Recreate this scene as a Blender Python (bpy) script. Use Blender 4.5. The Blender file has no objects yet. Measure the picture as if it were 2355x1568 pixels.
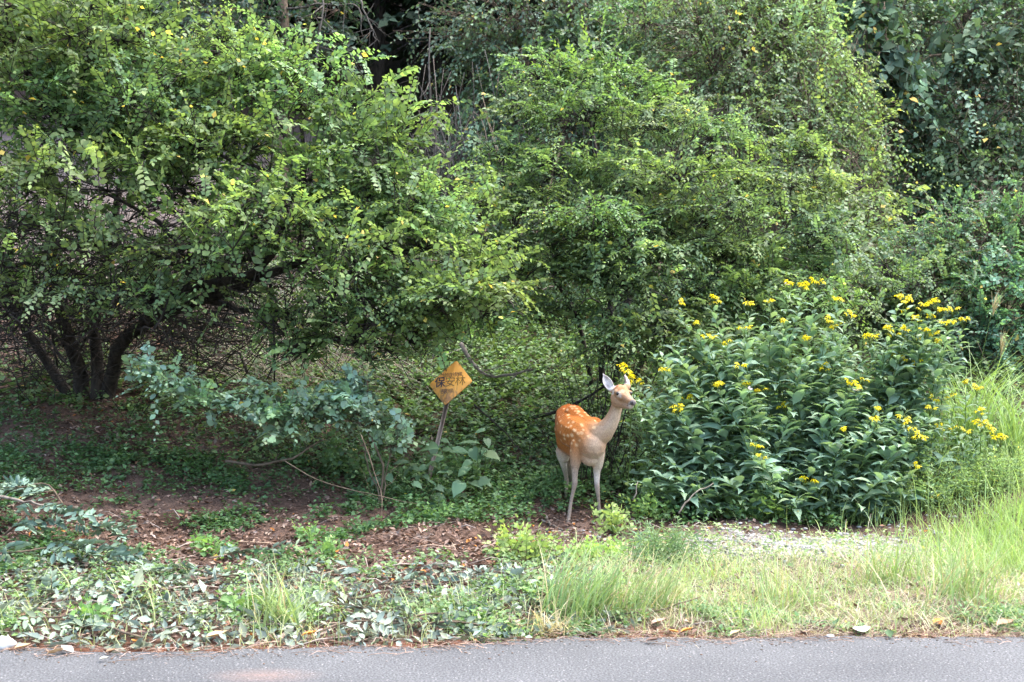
import bpy, math, random
import numpy as np
from mathutils import Vector, Matrix

SEED = 7
rng = np.random.default_rng(SEED)
random.seed(SEED)
scene = bpy.context.scene
COL = scene.collection

# ------------------------------------------------------------------ camera
CAM_H = 1.57
LENS = 40.0
cam_d = bpy.data.cameras.new('camera')
cam_d.lens = LENS
cam_d.sensor_width = 36.0
cam_d.clip_start = 0.1
cam_d.clip_end = 400
cam_d.dof.use_dof = True
cam_d.dof.focus_distance = 9.7
cam_d.dof.aperture_fstop = 4.5
cam = bpy.data.objects.new('camera', cam_d)
COL.objects.link(cam)
cam.location = (0, 0, CAM_H)
cam.rotation_euler = (math.radians(90), 0, 0)
scene.camera = cam

# ------------------------------------------------------------------ sky and sun (bright hazy overcast)
SUN_EL, SUN_AZ = math.radians(66), math.radians(80)      # azimuth measured from +Y (away from camera) towards +X
world = bpy.data.worlds.new('World')
scene.world = world
world.use_nodes = True
wn = world.node_tree
sky = wn.nodes.new('ShaderNodeTexSky')
sky.sky_type = 'NISHITA'
sky.sun_disc = False
sky.sun_elevation = SUN_EL
sky.sun_rotation = SUN_AZ
sky.air_density = 1.0
sky.dust_density = 4.0
sky.ozone_density = 1.0
wn.links.new(sky.outputs[0], wn.nodes['Background'].inputs[0])
wn.nodes['Background'].inputs[1].default_value = 0.15
sun_d = bpy.data.lights.new('sun', 'SUN')
sun_d.energy = 0.75
sun_d.angle = math.radians(50)
sun_d.color = (1.0, 0.97, 0.92)
sun = bpy.data.objects.new('sun', sun_d)
COL.objects.link(sun)
sdir = Vector((math.cos(SUN_EL) * math.sin(SUN_AZ), math.cos(SUN_EL) * math.cos(SUN_AZ), math.sin(SUN_EL)))
sun.rotation_euler = sdir.to_track_quat('Z', 'Y').to_euler()
sun.location = (20, 20, 40)
scene.view_settings.view_transform = 'Standard'
scene.view_settings.look = 'None'
scene.view_settings.exposure = 2.6
scene.view_settings.gamma = 1.0
scene.view_settings.use_curve_mapping = False
scene.render.engine = 'CYCLES'
scene.cycles.max_bounces = 6
scene.cycles.diffuse_bounces = 4
scene.cycles.glossy_bounces = 2
scene.cycles.transmission_bounces = 4
scene.cycles.transparent_max_bounces = 4
scene.cycles.use_denoising = True
scene.cycles.sample_clamp_indirect = 4

# ------------------------------------------------------------------ placing: photo-sized units (2354 x 1568) to metres
K = 0.9 / 2354.0 * 40.0 / LENS


def at(u, v, Y):
    return np.array([(u - 1177) * Y * K, Y, CAM_H - (v - 784) * Y * K])


def edge_y(x):
    x = np.asarray(x, float)
    return 5.95 + 0.072 * x + 0.05 * np.sin(x * 1.7 + 0.6) + 0.03 * np.sin(x * 4.3)


def softplus(a, w):
    return w * np.logaddexp(0, a / w)


def sstep(a, b, x):
    t = np.clip((x - a) / (b - a), 0, 1)
    return t * t * (3 - 2 * t)


def G(x, y):
    x = np.asarray(x, float)
    y = np.asarray(y, float)
    y0 = 10.5 - 1.0 * sstep(-0.3, -3.0, x)
    h = -0.02 + 0.32 * softplus(y - y0, 0.45) + 0.22 * softplus(y - 22, 2.0) - 0.45 * softplus(y - 60, 4.0)
    h = h + 0.30 * sstep(3.0, 4.6, x) * sstep(7.6, 10.0, y) * sstep(40, 12, y)
    d = y - edge_y(x)
    veg = sstep(0.0, 0.5, d)
    h = h + 0.03 * veg + veg * (0.025 * np.sin(x * 2.3 + y * 1.1) + 0.02 * np.sin(x * 5.1 - y * 3.7 + 1.3) + 0.012 * np.sin(x * 11 + y * 9.2))
    h = h + 0.02 * sstep(-0.05, 0.06, d) - 0.03
    return h


def ground_at(u, v, lo=5.5, hi=40):
    """the point of the terrain that is seen at (u, v)"""
    Y = np.linspace(lo, hi, 1400)
    p = at(u, v, 1.0)
    zs = CAM_H + (p[2] - CAM_H) * Y
    g = G(p[0] * Y, Y)
    i = int(np.argmax(zs <= g))
    y = Y[i]
    return np.array([p[0] * y, y, float(G(p[0] * y, y))])


# ------------------------------------------------------------------ materials
def new_mat(name):
    m = bpy.data.materials.new(name)
    m.use_nodes = True
    nt = m.node_tree
    return m, nt, nt.nodes['Principled BSDF']


def N(nt, t, **kw):
    n = nt.nodes.new(t)
    for k, v in kw.items():
        setattr(n, k, v)
    return n


def leaf_material(name, rough=0.5, trans=0.47, spec=0.36, tcol=(1.2, 1.28, 0.6), noise=0.25):
    m, nt, b = new_mat(name)
    a = N(nt, 'ShaderNodeAttribute', attribute_name='tint')
    tc = N(nt, 'ShaderNodeTexCoord')
    nz = N(nt, 'ShaderNodeTexNoise')
    nz.inputs['Scale'].default_value = 55
    nz.inputs['Detail'].default_value = 2
    nt.links.new(tc.outputs['Object'], nz.inputs['Vector'])
    mr = N(nt, 'ShaderNodeMapRange')
    mr.inputs['To Min'].default_value = 1 - noise
    mr.inputs['To Max'].default_value = 1 + noise
    nt.links.new(nz.outputs['Fac'], mr.inputs['Value'])
    mx = N(nt, 'ShaderNodeVectorMath', operation='SCALE')
    nt.links.new(a.outputs['Color'], mx.inputs[0])
    nt.links.new(mr.outputs[0], mx.inputs['Scale'])
    nt.links.new(mx.outputs[0], b.inputs['Base Color'])
    b.inputs['Roughness'].default_value = rough
    b.inputs['Specular IOR Level'].default_value = spec
    tr = N(nt, 'ShaderNodeBsdfTranslucent')
    t2 = N(nt, 'ShaderNodeVectorMath', operation='MULTIPLY')
    t2.inputs[1].default_value = tcol
    nt.links.new(mx.outputs[0], t2.inputs[0])
    nt.links.new(t2.outputs[0], tr.inputs['Color'])
    ms = N(nt, 'ShaderNodeMixShader')
    ms.inputs[0].default_value = trans
    nt.links.new(b.outputs[0], ms.inputs[1])
    nt.links.new(tr.outputs[0], ms.inputs[2])
    nt.links.new(ms.outputs[0], nt.nodes['Material Output'].inputs['Surface'])
    return m


def tint_material(name, rough=0.8, spec=0.2, noise=0.2, scale=40, bump=0.0):
    m, nt, b = new_mat(name)
    a = N(nt, 'ShaderNodeAttribute', attribute_name='tint')
    tc = N(nt, 'ShaderNodeTexCoord')
    nz = N(nt, 'ShaderNodeTexNoise')
    nz.inputs['Scale'].default_value = scale
    nz.inputs['Detail'].default_value = 4
    nt.links.new(tc.outputs['Object'], nz.inputs['Vector'])
    mr = N(nt, 'ShaderNodeMapRange')
    mr.inputs['From Min'].default_value = 0.3
    mr.inputs['From Max'].default_value = 0.7
    mr.inputs['To Min'].default_value = 1 - noise
    mr.inputs['To Max'].default_value = 1 + noise
    nt.links.new(nz.outputs['Fac'], mr.inputs['Value'])
    mx = N(nt, 'ShaderNodeVectorMath', operation='SCALE')
    nt.links.new(a.outputs['Color'], mx.inputs[0])
    nt.links.new(mr.outputs[0], mx.inputs['Scale'])
    nt.links.new(mx.outputs[0], b.inputs['Base Color'])
    b.inputs['Roughness'].default_value = rough
    b.inputs['Specular IOR Level'].default_value = spec
    if bump:
        bp = N(nt, 'ShaderNodeBump')
        bp.inputs['Strength'].default_value = bump
        bp.inputs['Distance'].default_value = 0.01
        nt.links.new(nz.outputs['Fac'], bp.inputs['Height'])
        nt.links.new(bp.outputs[0], b.inputs['Normal'])
    return m


def noise_material(name, c1, c2, scale=12, rough=0.85, bump=0.4, spec=0.2, metal=0.0, stretch=(1, 1, 1)):
    m, nt, b = new_mat(name)
    tc = N(nt, 'ShaderNodeTexCoord')
    mp = N(nt, 'ShaderNodeMapping')
    mp.inputs['Scale'].default_value = stretch
    nz = N(nt, 'ShaderNodeTexNoise')
    nz.inputs['Scale'].default_value = scale
    nz.inputs['Detail'].default_value = 6
    nt.links.new(tc.outputs['Object'], mp.inputs[0])
    nt.links.new(mp.outputs[0], nz.inputs['Vector'])
    cr = N(nt, 'ShaderNodeValToRGB')
    cr.color_ramp.elements[0].position = 0.35
    cr.color_ramp.elements[0].color = (*c1, 1)
    cr.color_ramp.elements[1].position = 0.65
    cr.color_ramp.elements[1].color = (*c2, 1)
    nt.links.new(nz.outputs['Fac'], cr.inputs[0])
    nt.links.new(cr.outputs[0], b.inputs['Base Color'])
    b.inputs['Roughness'].default_value = rough
    b.inputs['Specular IOR Level'].default_value = spec
    b.inputs['Metallic'].default_value = metal
    bp = N(nt, 'ShaderNodeBump')
    bp.inputs['Strength'].default_value = bump
    bp.inputs['Distance'].default_value = 0.01
    nt.links.new(nz.outputs['Fac'], bp.inputs['Height'])
    nt.links.new(bp.outputs[0], b.inputs['Normal'])
    return m


M_LEAF = leaf_material('leaf_green')
M_LEAF_DULL = leaf_material('leaf_dull', rough=0.7, trans=0.2, spec=0.12)
M_LEAF_SOFT = leaf_material('leaf_soft', rough=0.55, trans=0.34, spec=0.33)
M_WILT = leaf_material('leaf_wilted', rough=0.65, trans=0.12, spec=0.22, tcol=(1.0, 1.0, 0.7))
M_LITTER = leaf_material('leaf_dead', rough=0.75, trans=0.08, spec=0.25, tcol=(1.1, 0.9, 0.6))
M_GRASS = leaf_material('grass_blade', rough=0.5, trans=0.35, spec=0.35, tcol=(1.15, 1.2, 0.6), noise=0.12)
M_BARK = noise_material('bark_dark', (0.012, 0.010, 0.008), (0.05, 0.042, 0.035), 18, stretch=(1, 1, 0.3))
M_BARK_GREY = noise_material('bark_grey', (0.055, 0.048, 0.04), (0.14, 0.125, 0.105), 22, stretch=(1, 1, 0.4))
M_BARK_TWIG = noise_material('bark_twig', (0.06, 0.045, 0.03), (0.16, 0.12, 0.085), 15)
M_DEAD = noise_material('wood_dead', (0.11, 0.09, 0.07), (0.26, 0.225, 0.185), 20)
M_STEM = noise_material('stem_green', (0.05, 0.09, 0.02), (0.10, 0.15, 0.035), 10, rough=0.6)
M_STONE = noise_material('stone_white', (0.45, 0.44, 0.42), (0.72, 0.71, 0.68), 14, rough=0.8)
M_TINT = tint_material('tinted_matter')


# ------------------------------------------------------------------ mesh building
def mesh_from(name, V, T, mat, tint=None, smooth=False):
    me = bpy.data.meshes.new(name)
    V = np.ascontiguousarray(V, np.float32)
    T = np.ascontiguousarray(T, np.int32)
    me.vertices.add(len(V))
    me.vertices.foreach_set('co', V.ravel())
    k = T.shape[1]
    me.loops.add(T.size)
    me.loops.foreach_set('vertex_index', T.ravel())
    me.polygons.add(len(T))
    me.polygons.foreach_set('loop_start', np.arange(0, T.size, k, dtype=np.int32))
    if smooth:
        me.polygons.foreach_set('use_smooth', np.ones(len(T), bool))
    if tint is not None:
        at_ = me.attributes.new('tint', 'FLOAT_COLOR', 'POINT')
        c = np.ones((len(V), 4), np.float32)
        c[:, :3] = tint
        at_.data.foreach_set('color', c.ravel())
    me.update(calc_edges=True)
    me.validate()
    me.materials.append(mat)
    return me


class Acc:
    """collects triangles with a colour for each vertex"""

    def __init__(self):
        self.V, self.T, self.C, self.n = [], [], [], 0

    def add(self, V, T, C=(1, 1, 1)):
        V = np.asarray(V, float).reshape(-1, 3)
        T = np.asarray(T, int).reshape(-1, 3)
        C = np.broadcast_to(np.asarray(C, float), (len(V), 3))
        self.V.append(V)
        self.T.append(T + self.n)
        self.C.append(C)
        self.n += len(V)

    def mesh(self, name, mat, off=(0, 0, 0), smooth=False):
        if not self.V:
            return None
        return mesh_from(name, np.concatenate(self.V) - np.asarray(off), np.concatenate(self.T), mat, np.concatenate(self.C), smooth)

    def obj(self, name, mat, parent=None, smooth=False, kind=None):
        off = np.array(parent.location) if parent is not None else np.zeros(3)
        me = self.mesh(name, mat, off, smooth)
        if me is None:
            return None
        return link(name, me, parent, kind)


def link(name, me, parent=None, kind=None):
    o = bpy.data.objects.new(name, me)
    COL.objects.link(o)
    if parent is not None:
        o.parent = parent
    if kind:
        o['kind'] = kind
    return o


def tag(o, label=None, cat=None, group=None, kind=None):
    if label:
        o['label'] = label
    if cat:
        o['category'] = cat
    if group:
        o['group'] = group
    if kind:
        o['kind'] = kind
    return o


def thing(name, label, cat, loc, group=None):
    o = bpy.data.objects.new(name, None)
    o.empty_display_size = 0.1
    COL.objects.link(o)
    o.location = tuple(float(c) for c in loc)
    return tag(o, label, cat, group)


def nrm(a):
    return a / np.maximum(np.linalg.norm(a, axis=-1, keepdims=True), 1e-9)


def tubes(acc, P, R, k=4, C=(1, 1, 1)):
    """P (S,n,3) centre lines, R (S,n) radii"""
    P = np.asarray(P, float)
    if P.ndim == 2:
        P = P[None]
    S, n, _ = P.shape
    R = np.broadcast_to(np.asarray(R, float), (S, n))
    t = nrm(np.gradient(P, axis=1))
    ref = np.array([0.31, 0.52, 0.79])
    a = nrm(np.cross(t, ref))
    b = np.cross(t, a)
    ang = np.arange(k) * 2 * np.pi / k
    V = P[:, :, None, :] + R[:, :, None, None] * (a[:, :, None, :] * np.cos(ang)[None, None, :, None] + b[:, :, None, :] * np.sin(ang)[None, None, :, None])
    i = np.arange(n - 1)[:, None]
    j = np.arange(k)[None, :]
    j2 = (j + 1) % k
    q = np.stack([i * k + j, i * k + j2, (i + 1) * k + j2, (i + 1) * k + j], -1).reshape(-1, 4)
    tri = np.concatenate([q[:, [0, 1, 2]], q[:, [0, 2, 3]]])
    cap = [[(n - 1) * k, (n - 1) * k + m, (n - 1) * k + m + 1] for m in range(1, k - 1)] + [[0, m + 1, m] for m in range(1, k - 1)]
    tri = np.concatenate([tri, np.array(cap)])
    T = (tri[None] + (np.arange(S) * n * k)[:, None, None]).reshape(-1, 3)
    C = np.asarray(C, float)
    if C.ndim == 2:
        C = np.repeat(C, n * k, axis=0)
    acc.add(V.reshape(-1, 3), T, C)


def curve(pts, n=12, wob=0.0, seed=None):
    """smooth line through pts (Catmull-Rom), with a little wobble"""
    pts = np.asarray(pts, float)
    if len(pts) == 2:
        pts = np.stack([pts[0], pts[0] * 0.5 + pts[1] * 0.5, pts[1]])
    p = np.concatenate([[2 * pts[0] - pts[1]], pts, [2 * pts[-1] - pts[-2]]])
    t = np.linspace(0, len(pts) - 1 - 1e-6, n)
    i = t.astype(int)
    f = (t - i)[:, None]
    p0, p1, p2, p3 = p[i], p[i + 1], p[i + 2], p[i + 3]
    c = 0.5 * (2 * p1 + (p2 - p0) * f + (2 * p0 - 5 * p1 + 4 * p2 - p3) * f ** 2 + (3 * p1 - p0 - 3 * p2 + p3) * f ** 3)
    if wob:
        r = np.random.default_rng(seed if seed is not None else rng.integers(1 << 30))
        w = r.normal(0, wob, c.shape)
        w[0] = 0
        w = (w + np.roll(w, 1, 0)) * 0.6
        c = c + w * np.minimum(1, np.arange(n) / 2)[:, None]
    return c


# ------------------------------------------------------------------ leaves
def leaf_rows(rows, tip=(1.0, 0.0)):
    """rows: (t, half width, z middle, z edge)"""
    V = [(0, 0, 0)]
    for t, w, zm, ze in rows:
        V += [(-w, t, ze), (0, t, zm), (w, t, ze)]
    V.append((0, tip[0], tip[1]))
    n = len(rows)
    T = [(0, 2, 1), (0, 3, 2)]
    for r in range(n - 1):
        a = 1 + r * 3
        T += [(a, a + 1, a + 4), (a, a + 4, a + 3), (a + 1, a + 2, a + 5), (a + 1, a + 5, a + 4)]
    a = 1 + (n - 1) * 3
    e = len(V) - 1
    T += [(a, a + 1, e), (a + 1, a + 2, e)]
    return np.array(V, float), np.array(T, int)


LEAF = {
    'ovate': leaf_rows([(0.12, 0.14, 0.0, 0.02), (0.42, 0.29, 0.0, 0.06), (0.75, 0.19, -0.05, 0.0)], (1.0, -0.16)),
    'broad': leaf_rows([(0.10, 0.15, 0.0, 0.02), (0.42, 0.34, 0.0, 0.06), (0.76, 0.21, -0.05, 0.0)], (1.0, -0.14)),
    'round': leaf_rows([(0.10, 0.20, 0.0, 0.02), (0.45, 0.40, 0.0, 0.05), (0.80, 0.24, -0.04, 0.0)], (1.0, -0.10)),
    'lance': leaf_rows([(0.10, 0.045, 0.02, 0.02), (0.33, 0.19, 0.05, 0.08), (0.62, 0.155, 0.0, 0.03), (0.84, 0.065, -0.12, -0.10)], (1.0, -0.27)),
    'heart': leaf_rows([(-0.10, 0.26, 0.0, 0.03), (0.18, 0.44, 0.0, 0.07), (0.55, 0.33, -0.03, 0.02), (0.82, 0.12, -0.09, -0.06)], (1.0, -0.18)),
    'plain': (np.array([(0, 0, 0), (-0.30, 0.45, 0.07), (0, 0.5, 0.0), (0.30, 0.45, 0.07), (0, 1, -0.1)], float), np.array([(0, 2, 1), (0, 3, 2), (1, 2, 4), (2, 3, 4)])),
    'tiny': (np.array([(0, 0, 0), (-0.33, 0.5, 0.08), (0.33, 0.5, 0.08), (0, 1, -0.08)], float), np.array([(0, 3, 1), (0, 2, 3)])),
    'curl': leaf_rows([(0.15, 0.16, 0.05, 0.14), (0.45, 0.26, 0.02, 0.2), (0.78, 0.15, 0.06, 0.18)], (1.0, 0.22)),
    'slim': leaf_rows([(0.3, 0.10, 0.02, 0.05), (0.7, 0.08, 0.0, 0.02)], (1.0, -0.12)),
}


def low_leaf(w, ze, zt):
    return (np.array([(0, 0, 0), (-w, .42, ze), (0, .48, 0), (w, .42, ze), (0, 1, zt)], float), np.array([(0, 2, 1), (0, 3, 2), (1, 2, 4), (2, 3, 4)]))


LOW = {'ovate': low_leaf(.28, .06, -.14), 'broad': low_leaf(.34, .06, -.12), 'round': low_leaf(.40, .05, -.1), 'curl': low_leaf(.25, .19, .2), 'slim': LEAF['slim'], 'heart': LEAF['heart'], 'lance': LEAF['lance'],
       'plain': LEAF['plain'], 'tiny': LEAF['tiny']}
FAR = low_leaf(.36, .06, -.1)
FAR = (FAR[0][[0, 1, 3, 4]], np.array([(0, 3, 1), (0, 2, 3)]))


class Foliage:
    every = []

    def __init__(self, parent, kind, mat, top=0, name='foliage', leaf_name='leaf'):
        self.parent, self.kind, self.mat, self.top, self.name, self.leaf_name = parent, kind, mat, top, name, leaf_name
        self.p, self.d, self.n, self.s, self.c = [], [], [], [], []
        Foliage.every.append(self)

    def add(self, p, d, n, s, c):
        p = np.asarray(p, float).reshape(-1, 3)
        m = len(p)
        self.p.append(p)
        self.d.append(np.broadcast_to(d, (m, 3)))
        self.n.append(np.broadcast_to(n, (m, 3)))
        self.s.append(np.broadcast_to(s, (m,)))
        self.c.append(np.broadcast_to(c, (m, 3)))

    def join(self):
        self.P = np.concatenate(self.p)
        self.D = nrm(np.concatenate(self.d))
        X = nrm(np.cross(self.D, np.concatenate(self.n)))
        self.Z = np.cross(X, self.D)
        self.S = np.concatenate(self.s)
        self.C = np.concatenate(self.c)
        self.X = X
        mid = self.P + self.D * (self.S * 0.5)[:, None]
        self.depth = mid[:, 1]
        self.uu = 1177 + mid[:, 0] / (np.maximum(mid[:, 1], 0.1) * K)
        self.vv = 784 - (mid[:, 2] - CAM_H) / (np.maximum(mid[:, 1], 0.1) * K)

    def build(self, zbuf):
        V, T = LEAF[self.kind]
        N_ = len(self.P)
        keep = np.ones(N_, bool)
        off = np.array(self.parent.location) if self.parent is not None else np.zeros(3)
        if self.top:
            ins = (self.uu > 0) & (self.uu < 2354) & (self.vv > 0) & (self.vv < 1568)
            cu = np.clip((self.uu / CELL).astype(int), 0, zbuf.shape[1] - 1)
            cv = np.clip((self.vv / CELL).astype(int), 0, zbuf.shape[0] - 1)
            vis = ins & (self.depth <= zbuf[cv, cu] + 0.10)
            score = np.where(vis, self.S / self.depth * (0.25 + np.abs(self.Z[:, 1]) + 0.3 * np.abs(self.Z[:, 2])), -1)
            idx = np.argsort(-score)[: self.top]
            idx = idx[score[idx] > 0]
            keep[idx] = False
            if len(idx):
                nv = 6
                reps = self.C[rng.choice(idx, nv)]
                mes = [mesh_from(self.leaf_name, V, T, self.mat, reps[k]) for k in range(nv)]
                kk = np.argmin(((self.C[idx][:, None] - reps[None]) ** 2).sum(-1), 1)
                for i, k in zip(idx, kk):
                    o = bpy.data.objects.new(self.leaf_name, mes[k])
                    COL.objects.link(o)
                    o.parent = self.parent
                    s = self.S[i]
                    m = np.eye(4)
                    m[:3, 0], m[:3, 1], m[:3, 2], m[:3, 3] = self.X[i] * s, self.D[i] * s, self.Z[i] * s, self.P[i] - off
                    o.matrix_local = Matrix(m.tolist())
        V, T = LOW[self.kind]
        if self.kind == 'tiny':
            V, T = FAR
        if self.kind in ('round', 'plain', 'ovate') and np.median(self.depth) > 13.2:
            V, T = FAR
        k = keep
        n = int(k.sum())
        if n == 0:
            return
        A = np.stack([self.X[k], self.D[k], self.Z[k]], 1) * self.S[k][:, None, None]      # (n,3 axes,3)
        W = np.einsum('va,nab->nvb', V, A) + (self.P[k] - off)[:, None, :]
        TT = (T[None] + (np.arange(n) * len(V))[:, None, None]).reshape(-1, 3)
        me = mesh_from(self.name, W.reshape(-1, 3), TT, self.mat, np.repeat(self.C[k], len(V), 0))
        link(self.name, me, self.parent, 'stuff')


CELL = 9.0


def build_all_foliage():
    zb = np.full((int(1568 / CELL) + 2, int(2354 / CELL) + 2), 1e9)
    for f in Foliage.every:
        f.join()
        ins = (f.uu > 0) & (f.uu < 2354) & (f.vv > 0) & (f.vv < 1568)
        np.minimum.at(zb, ((f.vv[ins] / CELL).astype(int), (f.uu[ins] / CELL).astype(int)), f.depth[ins])
    for f in Foliage.every:
        f.build(zb)


LEAF_GAIN = 1.78


def tints(n, base, var=0.18, yellow=0.0, rare=0.0, rare_c=(0.45, 0.32, 0.03), groups=None):
    base = np.asarray(base, float)
    k = np.exp(rng.normal(0, var, (n, 1)))
    c = base[None] * k
    y = np.clip(rng.normal(yellow, 0.25, (n, 1)), -0.3, 1)
    c = c * (1 + y * np.array([[0.45, 0.18, -0.25]]))
    if rare:
        r = rng.random(n) < rare
        c[r] = np.array(rare_c) * np.exp(rng.normal(0, 0.25, (int(r.sum()), 1)))
    c = 0.76 * c + 0.24 * c.mean(1, keepdims=True)
    return np.clip(c * LEAF_GAIN, 0.004, 0.9)


UP = np.array([0, 0, 1.0])


def sprays(fol, twig, base, dirs, length, nl, size, col, var=0.18, droop=0.15, yellow=0.0, rare=0.0, angle=0.9, tilt=0.35, tip_light=0.25, twig_r=0.003, lift=0.0, pairs=False):
    """leafy twigs: base (S,3), dirs (S,3); nl leaves each, in one plane, alternating or in pairs"""
    base = np.asarray(base, float)
    S = len(base)
    if S == 0:
        return
    dirs = nrm(dirs)
    L = np.broadcast_to(np.asarray(length, float), (S,)) * rng.uniform(0.75, 1.2, S)
    side = np.cross(dirs, UP) + 1e-4
    side = nrm(side)
    pn = nrm(np.cross(side, dirs) + rng.normal(0, tilt, (S, 3)))
    side = nrm(np.cross(dirs, pn))
    t = np.linspace(0.12, 1.0, nl)
    if pairs:
        t = np.repeat(np.linspace(0.12, 1.0, (nl + 1) // 2), 2)[:nl]

    def pos(tt):
        return base[:, None, :] + dirs[:, None, :] * (L[:, None] * tt[None, :])[..., None] - UP * (droop * L[:, None] * tt[None, :] ** 2)[..., None]
    p = pos(t)
    sg = np.where(np.arange(nl) % 2 == 0, 1.0, -1.0)
    along = nrm(dirs[:, None, :] - UP * (2 * droop * t)[None, :, None])
    ang = np.full(nl, angle)
    ang[-1] = 0.1
    d = along * np.cos(ang)[None, :, None] + side[:, None, :] * (np.sin(ang) * sg)[None, :, None]
    d = d + rng.normal(0, 0.22, d.shape) - UP * (0.12 - lift)
    n = pn[:, None, :] + rng.normal(0, 0.24, d.shape)
    s = size * rng.uniform(0.65, 1.15, (S, nl)) * (1.0 - 0.35 * (t[None, :] > 0.85))
    c = tints(S * nl, col, var, yellow, rare).reshape(S, nl, 3)
    c = c * np.exp(rng.normal(0, var * 0.7, (S, 1, 1)))
    c = c * (1 + tip_light * (t[None, :, None] ** 3) * np.array([0.7, 0.45, 0.0]))
    fol.add(p.reshape(-1, 3), d.reshape(-1, 3), n.reshape(-1, 3), s.ravel(), c.reshape(-1, 3))
    if twig is not None:
        q = pos(np.array([0, 0.5, 1.0]))
        tubes(twig, q, np.array([twig_r, twig_r * 0.8, twig_r * 0.4])[None], 3)


def blob_points(c, rad, n, back=0.4, low=-0.7, inner=0.5):
    out = []
    while len(out) < n:
        v = nrm(rng.normal(0, 1, 3))
        if v[2] < low:
            continue
        if v[1] > 0.35 and rng.random() > back:
            continue
        r = rng.uniform(inner ** 2, 1.1) ** 0.5
        if rng.random() < 0.12:
            r = rng.uniform(1.05, 1.5)
        out.append((v, c + rad * v * r))
    return np.array([o[0] for o in out]), np.array([o[1] for o in out])


DENSITY = 1.5


def shrub(name, label, cat, base, trunks, blobs, leaf='ovate', mat=None, top=0, size=0.08, nl=9, slen=0.3, col=(0.06, 0.12, 0.03), bark=None,
          trunk_r=0.05, group=None, out=0.8, up=0.35, droop=0.15, var=0.2, yellow=0.1, rare=0.003, angle=0.9, tilt=0.4, twig_r=0.003, back=0.4, low=-0.7, inner=0.5, tip_light=0.25, lift=0.0, down=0.0, noise=0.45, longs=0.3):
    """blobs: (u, v, Y, half width, half height in photo units, half depth in m, sprays)"""
    mat = mat or M_LEAF
    bark = bark or M_BARK_TWIG
    root = thing(name, label, cat, base, group)
    fol = Foliage(root, leaf, mat, top)
    tr, br = Acc(), Acc()
    nodes = []
    for pts, r in trunks:
        c = curve(pts, 16, 0.02)
        tubes(tr, c, np.linspace(r, r * 0.35, 16)[None], 7)
        nodes.append(c[5:])
    nodes = np.concatenate(nodes) if nodes else np.asarray(base)[None]
    for (u, v, Y, ru, rv, rd, ns) in blobs:
        ns = int(ns * DENSITY)
        c = at(u, v, Y)
        rad = np.array([ru * Y * K, rd, rv * Y * K])
        vdir, pp = blob_points(c, rad, ns, back, low, inner)
        dirs = nrm(vdir * np.array([out, out, out * 0.6]) + UP * (up - down) + rng.normal(0, noise, (ns, 3)))
        hub = c - np.array([0, 0, rad[2] * 0.35])
        j = nodes[np.argmin(((nodes - hub) ** 2).sum(1) + 2.0 * np.maximum(0, nodes[:, 2] - hub[2]))]
        mid = (j + hub) / 2 + np.array([0, 0, 0.12 * np.linalg.norm(hub - j)])
        tubes(br, curve([j, mid, hub], 9, 0.02), np.linspace(trunk_r * 0.45, trunk_r * 0.22, 9)[None], 5)
        ln = slen
        b = pp - dirs * ln
        kn = max(2, ns // 14)
        nid = rng.choice(ns, kn, replace=False)
        nn = b[nid] * 0.8 + hub * 0.2
        m2 = (hub + nn) / 2 + rng.normal(0, 0.06, nn.shape) + np.array([0, 0, 0.05])
        PP = np.stack([curve([hub, m2[i], nn[i]], 7) for i in range(kn)])
        tubes(br, PP, np.linspace(trunk_r * 0.2, twig_r * 1.6, 7)[None], 4)
        near = np.argmin(((b[:, None] - nn[None]) ** 2).sum(-1), 1)
        q = nn[near]
        md = (q + b) / 2 + rng.normal(0, 0.03, b.shape)
        PP = np.stack([q, md, b], 1)
        tubes(br, PP, np.array([twig_r * 1.5, twig_r * 1.2, twig_r])[None], 3)
        bc = np.array(col) * math.exp(rng.normal(0, .16)) * np.array([math.exp(rng.normal(0, .08)), 1, math.exp(rng.normal(0, .12))])
        bs = size * rng.uniform(.85, 1.2)
        lg = rng.random(ns) < longs
        sh = ~lg
        sprays(fol, br, b[sh], dirs[sh], ln, nl, bs, bc, var, droop, yellow, rare, angle, tilt, tip_light, twig_r, lift)
        dl = nrm(dirs[lg] + UP * .15)
        sprays(fol, br, b[lg] + dl * ln * .25, dl, ln * rng.uniform(1.2, 2.1, int(lg.sum())), int(nl * 1.7), bs * .9, bc * 1.05, var, droop + .12, yellow, rare, angle, tilt * .7, tip_light * 1.4, twig_r * 1.2, lift)
    tr.obj('trunk', bark, root, smooth=True)
    br.obj('branches', bark, root, kind='stuff')
    return root, fol, br


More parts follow.
